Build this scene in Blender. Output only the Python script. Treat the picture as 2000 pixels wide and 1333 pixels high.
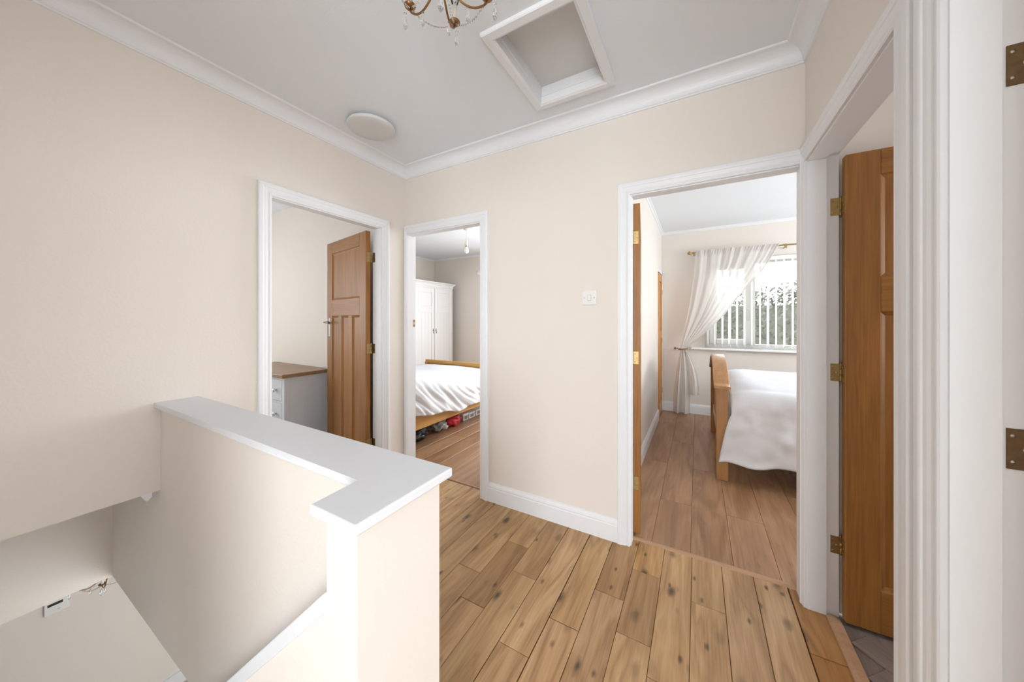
import bpy, bmesh, math, random
from mathutils import Vector, Matrix, noise
random.seed(7)
S = bpy.context.scene
for o in list(bpy.data.objects): bpy.data.objects.remove(o)
C = S.collection
R = math.radians

# ------------------------------------------------------------------ camera
cam = bpy.data.cameras.new('camera')
cam.sensor_fit = 'HORIZONTAL'; cam.sensor_width = 36
cam.lens = 642.03 / 2000 * 36
cam.shift_y = -(666.5 - 624.34) / 2000
cam.clip_start = 0.02
camo = bpy.data.objects.new('camera', cam); C.objects.link(camo)
camo.location = (2.1242, -1.9537, 1.2835)
camo.rotation_euler = (R(90), 0, 0.5138)
S.camera = camo

# ------------------------------------------------------------------ world, added lamps, exposure
W = bpy.data.worlds.new('overcast'); S.world = W; W.use_nodes = True
W.node_tree.nodes['Background'].inputs[0].default_value = (0.93, 0.97, 1.0, 1)
W.node_tree.nodes['Background'].inputs[1].default_value = 7.0
S.view_settings.view_transform = 'Standard'
S.view_settings.look = 'None'
S.view_settings.gamma = 1.0
S.view_settings.exposure = 0.40
S.view_settings.use_curve_mapping = False

def unseen_light(name, loc, rot, sx, sy, power, col=(0.885, 0.95, 1.0)):
    l = bpy.data.lights.new(name, 'AREA'); l.shape = 'RECTANGLE'
    l.size = sx; l.size_y = sy; l.energy = power; l.color = col
    o = bpy.data.objects.new(name, l); C.objects.link(o)
    o.location = loc; o.rotation_euler = rot
    FRAMES.append((name.replace('_daylight', '').replace('_', ' '), loc, rot, sx, sy))
    return o
FRAMES = []
# area lamps added in unseen rooms as fill; the second bedroom window is inferred
unseen_light('landing_window_daylight', (2.78, -4.52, 1.45), (R(90), 0, 0), 1.25, 1.9, 84)
unseen_light('bathroom_window_daylight', (5.85, -1.38, 1.35), (R(90), 0, R(90)), 1.3, 1.7, 48)
unseen_light('box_room_window_daylight', (-2.95, -1.6, 1.5), (R(90), 0, R(-90)), 1.2, 1.1, 25)
unseen_light('second_bedroom_window_daylight', (0.75, 3.13, 1.55), (R(90), 0, R(180)), 1.5, 1.2, 74)
unseen_light('main_bedroom_side_window_daylight', (5.05, 1.6, 1.5), (R(90), 0, R(90)), 1.6, 1.2, 56)
unseen_light('front_door_daylight', (1.5, -0.45, -1.45), (R(90), 0, R(90)), 1.5, 1.9, 38)
unseen_light('small_room_window_daylight', (4.6, -0.4, 1.5), (R(90), 0, R(90)), 0.6, 1.0, 12)

# ------------------------------------------------------------------ helpers
def link(name, me, mat=None, parent=None, smooth=False):
    o = bpy.data.objects.new(name, me); C.objects.link(o)
    if mat: me.materials.append(mat)
    if parent: o.parent = parent
    if smooth:
        for p in me.polygons: p.use_smooth = True
    return o
def finish(name, bm, mat, parent=None, smooth=False, loc=None):
    bmesh.ops.recalc_face_normals(bm, faces=bm.faces)
    me = bpy.data.meshes.new(name); bm.to_mesh(me); bm.free()
    o = link(name, me, mat, parent, smooth)
    if loc: o.location = loc
    return o
def tag(o, label=None, cat=None, group=None, kind=None):
    if label: o['label'] = label
    if cat: o['category'] = cat
    if group: o['group'] = group
    if kind: o['kind'] = kind
    return o
def empty(name, loc=(0, 0, 0), rz=0, label=None, cat=None, group=None, kind=None):
    o = bpy.data.objects.new(name, None); C.objects.link(o)
    o.location = loc; o.rotation_euler = (0, 0, rz); o.empty_display_size = 0.1
    return tag(o, label, cat, group, kind)
def bx(bm, x0, x1, y0, y1, z0, z1, M=None):
    vs = [bm.verts.new((x, y, z)) for z in (z0, z1) for x, y in ((x0, y0), (x1, y0), (x1, y1), (x0, y1))]
    fs = [bm.faces.new([vs[i] for i in f]) for f in ((3, 2, 1, 0), (4, 5, 6, 7), (0, 1, 5, 4), (1, 2, 6, 5), (2, 3, 7, 6), (3, 0, 4, 7))]
    if M: bmesh.ops.transform(bm, matrix=M, verts=vs)
    return vs, fs
def box(name, x0, x1, y0, y1, z0, z1, mat, parent=None, bev=0.0, seg=2, origin=True):
    bm = bmesh.new()
    c = ((x0 + x1) / 2, (y0 + y1) / 2, z0) if origin else (0, 0, 0)
    bx(bm, x0 - c[0], x1 - c[0], y0 - c[1], y1 - c[1], z0 - c[2], z1 - c[2])
    if bev: bmesh.ops.bevel(bm, geom=bm.edges[:], offset=bev, segments=seg, affect='EDGES', profile=0.5)
    return finish(name, bm, mat, parent, loc=c)
def boxes(name, lst, mat, parent=None, bev=0.0):
    bm = bmesh.new()
    for b in lst:
        vs, fs = bx(bm, *b)
        if bev:
            es = list({e for f in fs for e in f.edges}); bmesh.ops.bevel(bm, geom=es, offset=bev, segments=2, affect='EDGES', profile=0.5)
    return finish(name, bm, mat, parent)
def prism(name, pts, mp, a, b, mat, parent=None, bev=0.0):
    """polygon pts (p,q) extruded from a to b; mp(p,q,t)->xyz"""
    bm = bmesh.new()
    v0 = [bm.verts.new(mp(p, q, a)) for p, q in pts]; v1 = [bm.verts.new(mp(p, q, b)) for p, q in pts]
    n = len(pts)
    bm.faces.new(v0); bm.faces.new(v1[::-1])
    for i in range(n): bm.faces.new((v0[i], v0[(i + 1) % n], v1[(i + 1) % n], v1[i]))
    if bev: bmesh.ops.bevel(bm, geom=bm.edges[:], offset=bev, segments=2, affect='EDGES', profile=0.5)
    return finish(name, bm, mat, parent)
def lathe_bm(bm, prof, n=20, M=Matrix()):
    rings = []
    for r, z in prof:
        if r < 1e-5: rings.append([bm.verts.new(M @ Vector((0, 0, z)))])
        else: rings.append([bm.verts.new(M @ Vector((r * math.cos(2 * math.pi * i / n), r * math.sin(2 * math.pi * i / n), z))) for i in range(n)])
    for A, B in zip(rings, rings[1:]):
        for i in range(n):
            j = (i + 1) % n
            if len(A) == 1 and len(B) == 1: break
            if len(A) == 1: bm.faces.new((A[0], B[i], B[j]))
            elif len(B) == 1: bm.faces.new((A[i], A[j], B[0]))
            else: bm.faces.new((A[i], A[j], B[j], B[i]))
def lathe(name, prof, mat, parent=None, n=20, M=Matrix(), smooth=True, loc=None):
    bm = bmesh.new(); lathe_bm(bm, prof, n, M)
    return finish(name, bm, mat, parent, smooth, loc)
def tube_bm(bm, pts, rad, n=8):
    pts = [Vector(p) for p in pts]; rings = []
    for i, p in enumerate(pts):
        d = (pts[min(i + 1, len(pts) - 1)] - pts[max(i - 1, 0)]).normalized()
        a = d.orthogonal().normalized() if i == 0 else (a - d * a.dot(d)).normalized()
        b = d.cross(a); r = rad[i] if isinstance(rad, (list, tuple)) else rad
        rings.append([bm.verts.new(p + (a * math.cos(2 * math.pi * k / n) + b * math.sin(2 * math.pi * k / n)) * r) for k in range(n)])
    for A, B in zip(rings, rings[1:]):
        for k in range(n): bm.faces.new((A[k], A[(k + 1) % n], B[(k + 1) % n], B[k]))
    bm.faces.new(rings[0][::-1]); bm.faces.new(rings[-1])
def tube(name, pts, rad, mat, parent=None, n=8):
    bm = bmesh.new(); tube_bm(bm, pts, rad, n)
    return finish(name, bm, mat, parent, True)
def grid(name, fn, nu, nv, mat, parent=None, thick=0.0, smooth=True):
    bm = bmesh.new()
    V = [[bm.verts.new(fn(i / nu, j / nv)) for j in range(nv + 1)] for i in range(nu + 1)]
    for i in range(nu):
        for j in range(nv): bm.faces.new((V[i][j], V[i + 1][j], V[i + 1][j + 1], V[i][j + 1]))
    o = finish(name, bm, mat, parent, smooth)
    if thick:
        m = o.modifiers.new('thickness', 'SOLIDIFY'); m.thickness = thick; m.offset = 0
    return o
def copy_tree(o, parent=None):
    c = o.copy(); C.objects.link(c); c.parent = parent
    for ch in list(o.children): copy_tree(ch, c)
    return c

# ------------------------------------------------------------------ materials
def new_mat(name):
    m = bpy.data.materials.new(name); m.use_nodes = True
    nt = m.node_tree; b = nt.nodes['Principled BSDF']
    return m, nt, b
def plain(name, col, rough=0.5, metal=0.0, bump=0.0, bscale=60, spec=None, vary=0.0, **kw):
    m, nt, b = new_mat(name)
    b.inputs['Base Color'].default_value = (*col, 1); b.inputs['Roughness'].default_value = rough; b.inputs['Metallic'].default_value = metal
    if spec is not None: b.inputs['Specular IOR Level'].default_value = spec
    for k, v in kw.items(): b.inputs[k.replace('_', ' ')].default_value = v
    tc = nt.nodes.new('ShaderNodeTexCoord')
    n = nt.nodes.new('ShaderNodeTexNoise'); n.inputs['Scale'].default_value = bscale; n.inputs['Detail'].default_value = 4
    nt.links.new(tc.outputs['Object'], n.inputs['Vector'])
    if bump:
        bp = nt.nodes.new('ShaderNodeBump'); bp.inputs['Strength'].default_value = bump; bp.inputs['Distance'].default_value = 0.01
        nt.links.new(n.outputs['Fac'], bp.inputs['Height']); nt.links.new(bp.outputs['Normal'], b.inputs['Normal'])
    mx = nt.nodes.new('ShaderNodeMix'); mx.data_type = 'RGBA'
    mx.inputs[6].default_value = (*[c * (1 - vary) for c in col], 1); mx.inputs[7].default_value = (*[min(1, c * (1 + vary)) for c in col], 1)
    nt.links.new(n.outputs['Fac'], mx.inputs[0]); nt.links.new(mx.outputs[2], b.inputs['Base Color'])
    return m
def wood(name, dark, mid, light, axis=1, scale=1.0, rough=0.4, knots=0.0, contrast=1.0, tint=False, bump=0.15, coat=0.0):
    """grain runs along the object axis given"""
    m, nt, b = new_mat(name); N = nt.nodes; L = nt.links
    tc = N.new('ShaderNodeTexCoord'); oi = N.new('ShaderNodeObjectInfo')
    off = N.new('ShaderNodeVectorMath'); off.operation = 'MULTIPLY_ADD'
    cmb = N.new('ShaderNodeCombineXYZ')
    for i, k in enumerate((37.0, 53.0, 71.0)):
        mm = N.new('ShaderNodeMath'); mm.operation = 'MULTIPLY'; mm.inputs[1].default_value = k
        L.new(oi.outputs['Random'], mm.inputs[0]); L.new(mm.outputs[0], cmb.inputs[i])
    ad = N.new('ShaderNodeVectorMath'); ad.operation = 'ADD'
    L.new(tc.outputs['Object'], ad.inputs[0]); L.new(cmb.outputs[0], ad.inputs[1])
    def mapped(cross, along):
        mp = N.new('ShaderNodeMapping'); sc = [cross * scale] * 3; sc[axis] = along * scale
        mp.inputs['Scale'].default_value = sc; L.new(ad.outputs[0], mp.inputs['Vector']); return mp
    # broad cathedral figure
    m1 = mapped(9, 1.1); n1 = N.new('ShaderNodeTexNoise'); n1.inputs['Scale'].default_value = 1.0; n1.inputs['Detail'].default_value = 3; n1.inputs['Distortion'].default_value = 0.6
    L.new(m1.outputs[0], n1.inputs['Vector'])
    ml = N.new('ShaderNodeMath'); ml.operation = 'MULTIPLY'; ml.inputs[1].default_value = 9.0; L.new(n1.outputs['Fac'], ml.inputs[0])
    fr = N.new('ShaderNodeMath'); fr.operation = 'PINGPONG'; fr.inputs[1].default_value = 1.0; L.new(ml.outputs[0], fr.inputs[0])
    # fine fibres
    m2 = mapped(140, 4.0); n2 = N.new('ShaderNodeTexNoise'); n2.inputs['Scale'].default_value = 1.0; n2.inputs['Detail'].default_value = 5; n2.inputs['Roughness'].default_value = 0.65
    L.new(m2.outputs[0], n2.inputs['Vector'])
    m3 = mapped(3, 0.8); n3 = N.new('ShaderNodeTexNoise'); n3.inputs['Scale'].default_value = 1.0; n3.inputs['Detail'].default_value = 2
    L.new(m3.outputs[0], n3.inputs['Vector'])
    a1 = N.new('ShaderNodeMath'); a1.operation = 'MULTIPLY_ADD'; a1.inputs[1].default_value = 0.30 * contrast; L.new(fr.outputs[0], a1.inputs[0])
    s2 = N.new('ShaderNodeMath'); s2.operation = 'MULTIPLY'; s2.inputs[1].default_value = 0.55; L.new(n2.outputs['Fac'], s2.inputs[0]); L.new(s2.outputs[0], a1.inputs[2])
    a3 = N.new('ShaderNodeMath'); a3.operation = 'MULTIPLY_ADD'; a3.inputs[1].default_value = 0.35; L.new(n3.outputs['Fac'], a3.inputs[0]); L.new(a1.outputs[0], a3.inputs[2])
    cr = N.new('ShaderNodeValToRGB'); e = cr.color_ramp.elements
    e[0].position = 0.30; e[0].color = (*dark, 1); e[1].position = 0.85; e[1].color = (*light, 1)
    k = e.new(0.56); k.color = (*mid, 1)
    L.new(a3.outputs[0], cr.inputs[0]); out = cr.outputs[0]
    if knots:
        mk = mapped(7.5, 3.6); nk = N.new('ShaderNodeTexNoise'); nk.inputs['Scale'].default_value = 2.5; nk.inputs['Detail'].default_value = 3; L.new(mk.outputs[0], nk.inputs['Vector'])
        vo = N.new('ShaderNodeTexVoronoi'); vo.inputs['Scale'].default_value = 1.0; vo.voronoi_dimensions = '2D'; L.new(mk.outputs[0], vo.inputs['Vector'])
        dk = N.new('ShaderNodeMath'); dk.operation = 'MULTIPLY_ADD'; dk.inputs[1].default_value = 0.22; L.new(nk.outputs['Fac'], dk.inputs[0]); L.new(vo.outputs['Distance'], dk.inputs[2])
        sp = N.new('ShaderNodeSeparateColor'); L.new(vo.outputs['Color'], sp.inputs[0])
        gt = N.new('ShaderNodeMapRange'); gt.inputs[1].default_value = 0.55; gt.inputs[2].default_value = 0.95; gt.inputs[3].default_value = 0.0; gt.inputs[4].default_value = knots; L.new(sp.outputs[0], gt.inputs[0])
        kq = N.new('ShaderNodeMapRange'); kq.interpolation_type = 'SMOOTHSTEP'; kq.inputs[1].default_value = 0.13; kq.inputs[2].default_value = 0.30; kq.inputs[3].default_value = 1.0; kq.inputs[4].default_value = 0.0; L.new(dk.outputs[0], kq.inputs[0])
        kr = N.new('ShaderNodeMath'); kr.operation = 'MULTIPLY'; L.new(kq.outputs[0], kr.inputs[0]); L.new(gt.outputs[0], kr.inputs[1])
        mk2 = mapped(17, 8.0); v2 = N.new('ShaderNodeTexVoronoi'); v2.voronoi_dimensions = '2D'; v2.inputs['Scale'].default_value = 1.0; L.new(mk2.outputs[0], v2.inputs['Vector'])
        d2 = N.new('ShaderNodeMath'); d2.operation = 'MULTIPLY_ADD'; d2.inputs[1].default_value = 0.25; L.new(n2.outputs['Fac'], d2.inputs[0]); L.new(v2.outputs['Distance'], d2.inputs[2])
        q2 = N.new('ShaderNodeMapRange'); q2.interpolation_type = 'SMOOTHSTEP'; q2.inputs[1].default_value = 0.15; q2.inputs[2].default_value = 0.33; q2.inputs[3].default_value = 1.0; q2.inputs[4].default_value = 0.0; L.new(d2.outputs[0], q2.inputs[0])
        s2c = N.new('ShaderNodeSeparateColor'); L.new(v2.outputs['Color'], s2c.inputs[0])
        g2 = N.new('ShaderNodeMapRange'); g2.inputs[1].default_value = 0.78; g2.inputs[2].default_value = 0.90; g2.inputs[3].default_value = 0.0; g2.inputs[4].default_value = knots * 0.9; L.new(s2c.outputs[1], g2.inputs[0])
        k2 = N.new('ShaderNodeMath'); k2.operation = 'MULTIPLY'; L.new(q2.outputs[0], k2.inputs[0]); L.new(g2.outputs[0], k2.inputs[1])
        km = N.new('ShaderNodeMath'); km.operation = 'MAXIMUM'; L.new(kr.outputs[0], km.inputs[0]); L.new(k2.outputs[0], km.inputs[1])
        mx = N.new('ShaderNodeMix'); mx.data_type = 'RGBA'; mx.inputs[7].default_value = (0.075, 0.045, 0.026, 1)
        L.new(km.outputs[0], mx.inputs[0]); L.new(out, mx.inputs[6]); out = mx.outputs[2]
    if tint:
        mt = N.new('ShaderNodeMix'); mt.data_type = 'RGBA'; mt.blend_type = 'MULTIPLY'; mt.inputs[0].default_value = 1
        L.new(out, mt.inputs[6]); L.new(oi.outputs['Color'], mt.inputs[7]); out = mt.outputs[2]
    L.new(out, b.inputs['Base Color'])
    b.inputs['Roughness'].default_value = rough; b.inputs['Coat Weight'].default_value = coat; b.inputs['Coat Roughness'].default_value = 0.25
    bp = N.new('ShaderNodeBump'); bp.inputs['Strength'].default_value = bump; bp.inputs['Distance'].default_value = 0.002
    L.new(n2.outputs['Fac'], bp.inputs['Height']); L.new(bp.outputs['Normal'], b.inputs['Normal'])
    return m

CREAM = plain('cream_wall_paint', (0.825, 0.757, 0.695), 0.75, bump=0.06, bscale=90, vary=0.012)
CREAM2 = plain('pale_cream_wall_paint', (0.81, 0.752, 0.69), 0.75, bump=0.06, bscale=90, vary=0.012)
WHITE = plain('white_gloss_paint', (0.84, 0.85, 0.87), 0.38, bscale=40, vary=0.01)
CAPW = plain('white_satin_capping', (0.80, 0.81, 0.84), 0.4, bscale=40, vary=0.01)
CEIL = plain('white_ceiling_emulsion', (0.85, 0.885, 0.925), 0.85, bump=0.05, bscale=120, vary=0.01)
HATCH = plain('hatch_board', (0.72, 0.72, 0.71), 0.8, bump=0.12, bscale=180, vary=0.02)
BRASS = plain('aged_brass', (0.40, 0.28, 0.12), 0.42, 0.95, vary=0.25, bscale=50)
BROWNBRASS = plain('antique_brass', (0.30, 0.16, 0.06), 0.35, 0.85, vary=0.3, bscale=80)
CHROME = plain('polished_chrome', (0.75, 0.75, 0.76), 0.12, 1.0)
DARKMETAL = plain('dark_pewter', (0.16, 0.15, 0.14), 0.35, 0.9)
SCREW = plain('screw_steel', (0.42, 0.38, 0.32), 0.3, 1.0)
PLASTIC = plain('white_plastic', (0.86, 0.85, 0.82), 0.35)
UPVC = plain('white_window_frame', (0.88, 0.88, 0.87), 0.3)
BLACKSCREEN = plain('black_display', (0.012, 0.012, 0.013), 0.15)
CREAMPLASTIC = plain('ivory_plastic', (0.80, 0.74, 0.62), 0.4)
DUVET = plain('white_cotton', (0.76, 0.785, 0.82), 0.85, bump=0.10, bscale=30, vary=0.02)
WARD = plain('white_wardrobe_paint', (0.86, 0.86, 0.86), 0.45, vary=0.01)
CHESTP = plain('pale_grey_furniture_paint', (0.70, 0.72, 0.76), 0.45, vary=0.015)
OAKDOOR = wood('varnished_oak_vertical', (0.205, 0.076, 0.012), (0.345, 0.142, 0.027), (0.45, 0.21, 0.047), axis=2, scale=1.0, rough=0.5, contrast=0.35, coat=0.05)
OAKRAIL = wood('varnished_oak_horizontal', (0.205, 0.076, 0.012), (0.345, 0.142, 0.027), (0.45, 0.21, 0.047), axis=0, scale=1.0, rough=0.5, contrast=0.35, coat=0.05)
PLANK = wood('oak_floor_plank', (0.27, 0.143, 0.060), (0.445, 0.265, 0.124), (0.58, 0.375, 0.198), axis=1, rough=0.42, knots=0.97, contrast=0.95, tint=True)
LAMI = wood('laminate_floor_plank', (0.245, 0.128, 0.064), (0.365, 0.203, 0.108), (0.46, 0.275, 0.158), axis=1, scale=0.8, rough=0.30, knots=0.25, contrast=1.0, tint=True, bump=0.08)
GREYLAM = wood('grey_brown_vinyl', (0.16, 0.12, 0.10), (0.24, 0.19, 0.165), (0.32, 0.26, 0.23), axis=1, scale=1.2, rough=0.45, contrast=0.6, tint=True)
BEDWOOD = wood('honey_pine_long', (0.31, 0.135, 0.04), (0.43, 0.21, 0.07), (0.53, 0.28, 0.105), axis=1, rough=0.33, contrast=0.5, coat=0.25)
BEDWOODV = wood('honey_pine_upright', (0.28, 0.12, 0.034), (0.39, 0.19, 0.06), (0.48, 0.255, 0.09), axis=2, rough=0.35, contrast=0.5, coat=0.2)
GOLDOAK = wood('golden_oak_bed', (0.50, 0.26, 0.07), (0.62, 0.35, 0.11), (0.70, 0.43, 0.16), axis=1, rough=0.4, contrast=0.5)
CHESTTOP = wood('oiled_oak_top', (0.22, 0.12, 0.06), (0.32, 0.19, 0.10), (0.42, 0.27, 0.16), axis=0, rough=0.35, contrast=0.6)
SUBFLOOR = plain('dark_subfloor', (0.09, 0.055, 0.03), 0.9)
CARPET = plain('beige_hall_floor', (0.55, 0.48, 0.40), 0.9, bump=0.3, bscale=300, vary=0.05)
REDBAG = plain('red_printed_plastic', (0.62, 0.03, 0.05), 0.3, vary=0.5, bscale=30)
BLACKBAG = plain('black_plastic', (0.015, 0.015, 0.017), 0.3)
CLEARBAG = plain('clear_grey_plastic', (0.35, 0.35, 0.36), 0.2, vary=0.7, bscale=25)
BOXMAT = plain('pale_printed_box', (0.62, 0.63, 0.66), 0.5, vary=0.3, bscale=14)
TIE = plain('brown_tieback_cord', (0.32, 0.18, 0.09), 0.8, bump=0.5, bscale=200)
LEAF = plain('hedge_leaves', (0.046, 0.050, 0.034), 0.6, vary=0.7, bscale=9)
GRASS = plain('garden_lawn', (0.10, 0.14, 0.05), 0.9, vary=0.3, bscale=4)
BARK = plain('hedge_bark', (0.08, 0.05, 0.03), 0.9, vary=0.4)
DIFFUSER = plain('opal_lamp_diffuser', (0.70, 0.70, 0.69), 0.45)

def fabric_sheer(name, col, trans, clear):
    m, nt, b = new_mat(name); N = nt.nodes; L = nt.links
    b.inputs['Base Color'].default_value = (*col, 1); b.inputs['Roughness'].default_value = 0.9
    t = N.new('ShaderNodeBsdfTranslucent'); t.inputs[0].default_value = (*col, 1)
    tr = N.new('ShaderNodeBsdfTransparent')
    mx = N.new('ShaderNodeMixShader'); mx.inputs[0].default_value = trans
    L.new(b.outputs[0], mx.inputs[1]); L.new(t.outputs[0], mx.inputs[2])
    tc = N.new('ShaderNodeTexCoord'); w = N.new('ShaderNodeTexNoise'); w.inputs['Scale'].default_value = 260; L.new(tc.outputs['Object'], w.inputs['Vector'])
    mr = N.new('ShaderNodeMapRange'); mr.inputs[1].default_value = 0.3; mr.inputs[2].default_value = 0.7; mr.inputs[3].default_value = clear * 0.5; mr.inputs[4].default_value = clear * 1.5
    L.new(w.outputs['Fac'], mr.inputs[0])
    m2 = N.new('ShaderNodeMixShader'); L.new(mr.outputs[0], m2.inputs[0]); L.new(mx.outputs[0], m2.inputs[1]); L.new(tr.outputs[0], m2.inputs[2])
    L.new(m2.outputs[0], N['Material Output'].inputs[0])
    return m
CURTAIN = fabric_sheer('cream_voile', (0.86, 0.83, 0.80), 0.42, 0.05)
BLIND = fabric_sheer('white_blind_fabric', (0.86, 0.85, 0.82), 0.40, 0.0)

def glass(name, rough=0.0, tintc=(1, 1, 1)):
    m, nt, b = new_mat(name); N = nt.nodes; L = nt.links
    tr = N.new('ShaderNodeBsdfTransparent'); tr.inputs[0].default_value = (*tintc, 1)
    gl = N.new('ShaderNodeBsdfGlossy'); gl.inputs['Roughness'].default_value = 0.02
    fz = N.new('ShaderNodeFresnel'); fz.inputs[0].default_value = 1.45
    mx = N.new('ShaderNodeMixShader'); L.new(fz.outputs[0], mx.inputs[0]); L.new(tr.outputs[0], mx.inputs[1]); L.new(gl.outputs[0], mx.inputs[2])
    L.new(mx.outputs[0], N['Material Output'].inputs[0]); return m
PANE = glass('window_glass')
CRYSTAL, _nt, _b = new_mat('cut_crystal')
_b.inputs['Base Color'].default_value = (1, 1, 1, 1); _b.inputs['Roughness'].default_value = 0.02; _b.inputs['IOR'].default_value = 1.5; _b.inputs['Transmission Weight'].default_value = 0.9
BULB = glass('clear_bulb_glass', tintc=(0.97, 0.97, 0.97))

# ------------------------------------------------------------------ dimensions (metres)
HW = 2.55        # hall width
ZC = 2.53        # hall ceiling
ZR = 2.51        # bedroom ceilings
YB = 3.17        # rear wall of the bedrooms
YF = -2.60       # near side of the stairs
YR = -4.60       # unseen landing end, set back to even out the rear lamp
YT = -2.30       # made-up turn of the landing, screens the bathroom jamb from the rear lamp
ZL = -2.65       # lower hall floor
ZS = -0.19       # lower hall ceiling
CLEAR = 1.983    # door clear height

# ------------------------------------------------------------------ walls
def struct(o, label): return tag(o, label, 'wall', kind='structure')
D1 = (-0.990, -0.248)     # clear opening of the box room door, along y
D2 = (0.022, 0.757)       # second bedroom door, along x
D3 = (1.797, 2.532)       # main bedroom door, along x
D4 = (-0.800, -0.042)     # small room door, along y
D5 = (-1.745, -0.985)     # bathroom door, along y
g = 0.025
struct(boxes('wall_left', [
    (-0.1, 0, D1[1] + g, 0.0, 0, ZC), (-0.1, 0, D1[0] - g, D1[1] + g, CLEAR + g, ZC), (-0.1, 0, -1.34, D1[0] - g, 0, ZC),
    (-0.1, 0, YF, -1.437, 0.508, ZC), (-0.1, 0, YR, YF, 0, ZC), (-0.1, 0, -1.437, -1.34, 0.60, ZC)], CREAM), 'cream wall on the staircase side with the box room doorway')
struct(boxes('wall_back', [
    (-2.9, D2[0] - g, 0, 0.1, 0, 2.6), (D2[0] - g, D2[1] + g, 0, 0.1, CLEAR + g, 2.6), (D2[1] + g, D3[0] - g, 0, 0.1, 0, 2.6),
    (D3[0] - g, D3[1] + g, 0, 0.1, CLEAR + g, 2.6), (D3[1] + g, 5.2, 0, 0.1, 0, 2.6)], CREAM), 'cream landing wall holding the light switch between two doorways')
struct(boxes('wall_right', [
    (HW, HW + 0.1, D4[1] + g, 0.0, 0, ZC), (HW, HW + 0.1, D4[0] - g, D4[1] + g, CLEAR + g, ZC), (HW, HW + 0.1, D5[1] + g, D4[0] - g, 0, ZC),
    (HW, HW + 0.1, D5[0] - g, D5[1] + g, CLEAR + g, ZC), (HW, HW + 0.1, YT, D5[0] - g, 0, ZC), (3.5, 3.6, YR, YT, 0, ZC)], CREAM), 'cream wall above two neighbouring white door frames')
struct(boxes('wall_front', [(-0.1, 3.6, YR - 0.1, YR, -0.1, ZC), (0, 1.47, YF - 0.1, YF, ZL, ZC), (1.37, 1.47, YR, YF - 0.1, -0.1, ZC)], CREAM), 'unseen cream walls behind the stairs, shaped to steer the landing light')  # stair-side and corridor walls added out of view to screen the rear lamp
# half wall round the stairwell, its lower thickening and the bulkhead over the stairs
struct(boxes('wall_stairwell_half', [(-0.9, 1.56, -1.437, -1.325, ZS, 0.887), (1.462, 1.56, -1.553, -1.437, -0.25, 0.887)], CREAM, bev=0.0), 'cream half wall with a short return guarding the stairwell')
struct(prism('wall_stairwell_lower', [(1.462, ZL), (1.462, 0.690), (-2.0, 0.690 - 0.945 * 3.462), (-2.0, ZL)], lambda p, q, t: (p, t, q), -1.553, -1.437, CREAM), 'cream lower stair wall with a sloping white ledge')
struct(boxes('wall_stair_bulkhead', [(-0.9, -0.1, YF, -1.437, 0.508, 0.56), (-0.9, -0.8, YF, -1.437, ZS, 0.508)], CREAM), 'cream bulkhead set back under the staircase wall')
# lower hall
struct(boxes('wall_lower_hall', [(-2.85, -2.75, YF, 0.6, ZL, ZS)], CREAM), 'cream lower hall wall with the thermostat')
struct(boxes('wall_lower_hall_side', [(-2.85, 1.7, 0.5, 0.6, ZL, ZS), (-2.85, -0.1, YF - 0.1, YF, ZL, 0.6), (1.56, 1.66, YF, 0.5, ZL, ZS)], CREAM), 'cream side walls of the lower hall below the landing')
tag(box('floor_lower_hall', -2.85, 1.7, YF, 0.6, ZL - 0.1, ZL, CARPET), 'beige floor of the lower hall at the foot of the stairs', 'floor', kind='structure')
tag(boxes('ceiling_lower_hall', [(-2.85, -0.9, YF, 0.6, ZS, ZS + 0.12), (-0.9, 1.66, -1.325, 0.6, ZS, ZS + 0.12)], CEIL), 'white lower hall ceiling under the landing', 'ceiling', kind='structure')
tag(boxes('baseboard_lower_hall', [(-2.75, -2.732, -1.6, 0.5, ZL, ZL + 0.14)], WHITE), 'white skirting board of the lower hall wall', 'baseboard', kind='structure')
# box room behind the left wall
struct(boxes('wall_box_room', [(-3.1, -3.0, YF - 0.1, 0.1, 0, 2.6), (-3.0, -0.1, YF - 0.1, YF, 0, 2.6)], CREAM2), 'cream outer walls of the box room')
tag(box('floor_box_room', -3.0, -0.05, -1.4, 0.0, -0.1, 0.0, CARPET), 'beige floor of the box room', 'floor', kind='structure')
tag(box('floor_box_room_rear', -3.0, -0.1, YF, -1.4, 0.56, 0.6, CARPET), 'raised floor over the stairs in the box room', 'floor', kind='structure')
tag(box('ceiling_box_room', -3.1, -0.05, YF - 0.1, 0.05, ZR, ZR + 0.1, CEIL), 'white ceiling of the box room', 'ceiling', kind='structure')
# second bedroom (bed and wardrobe)
struct(boxes('wall_second_bedroom_side', [(-2.72, -2.62, 0.1, YB + 0.2, 0, 2.6)], CREAM2), 'cream second bedroom wall behind the white wardrobe')
struct(boxes('wall_second_bedroom_rear', [(-2.72, 1.63, YB, YB + 0.2, 0, 2.6)], CREAM2), 'cream rear wall of the second bedroom')
tag(box('ceiling_second_bedroom', -2.72, 1.62, 0.05, YB + 0.2, ZR, ZR + 0.1, CEIL), 'white second bedroom ceiling with the pendant lamp', 'ceiling', kind='structure')
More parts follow.
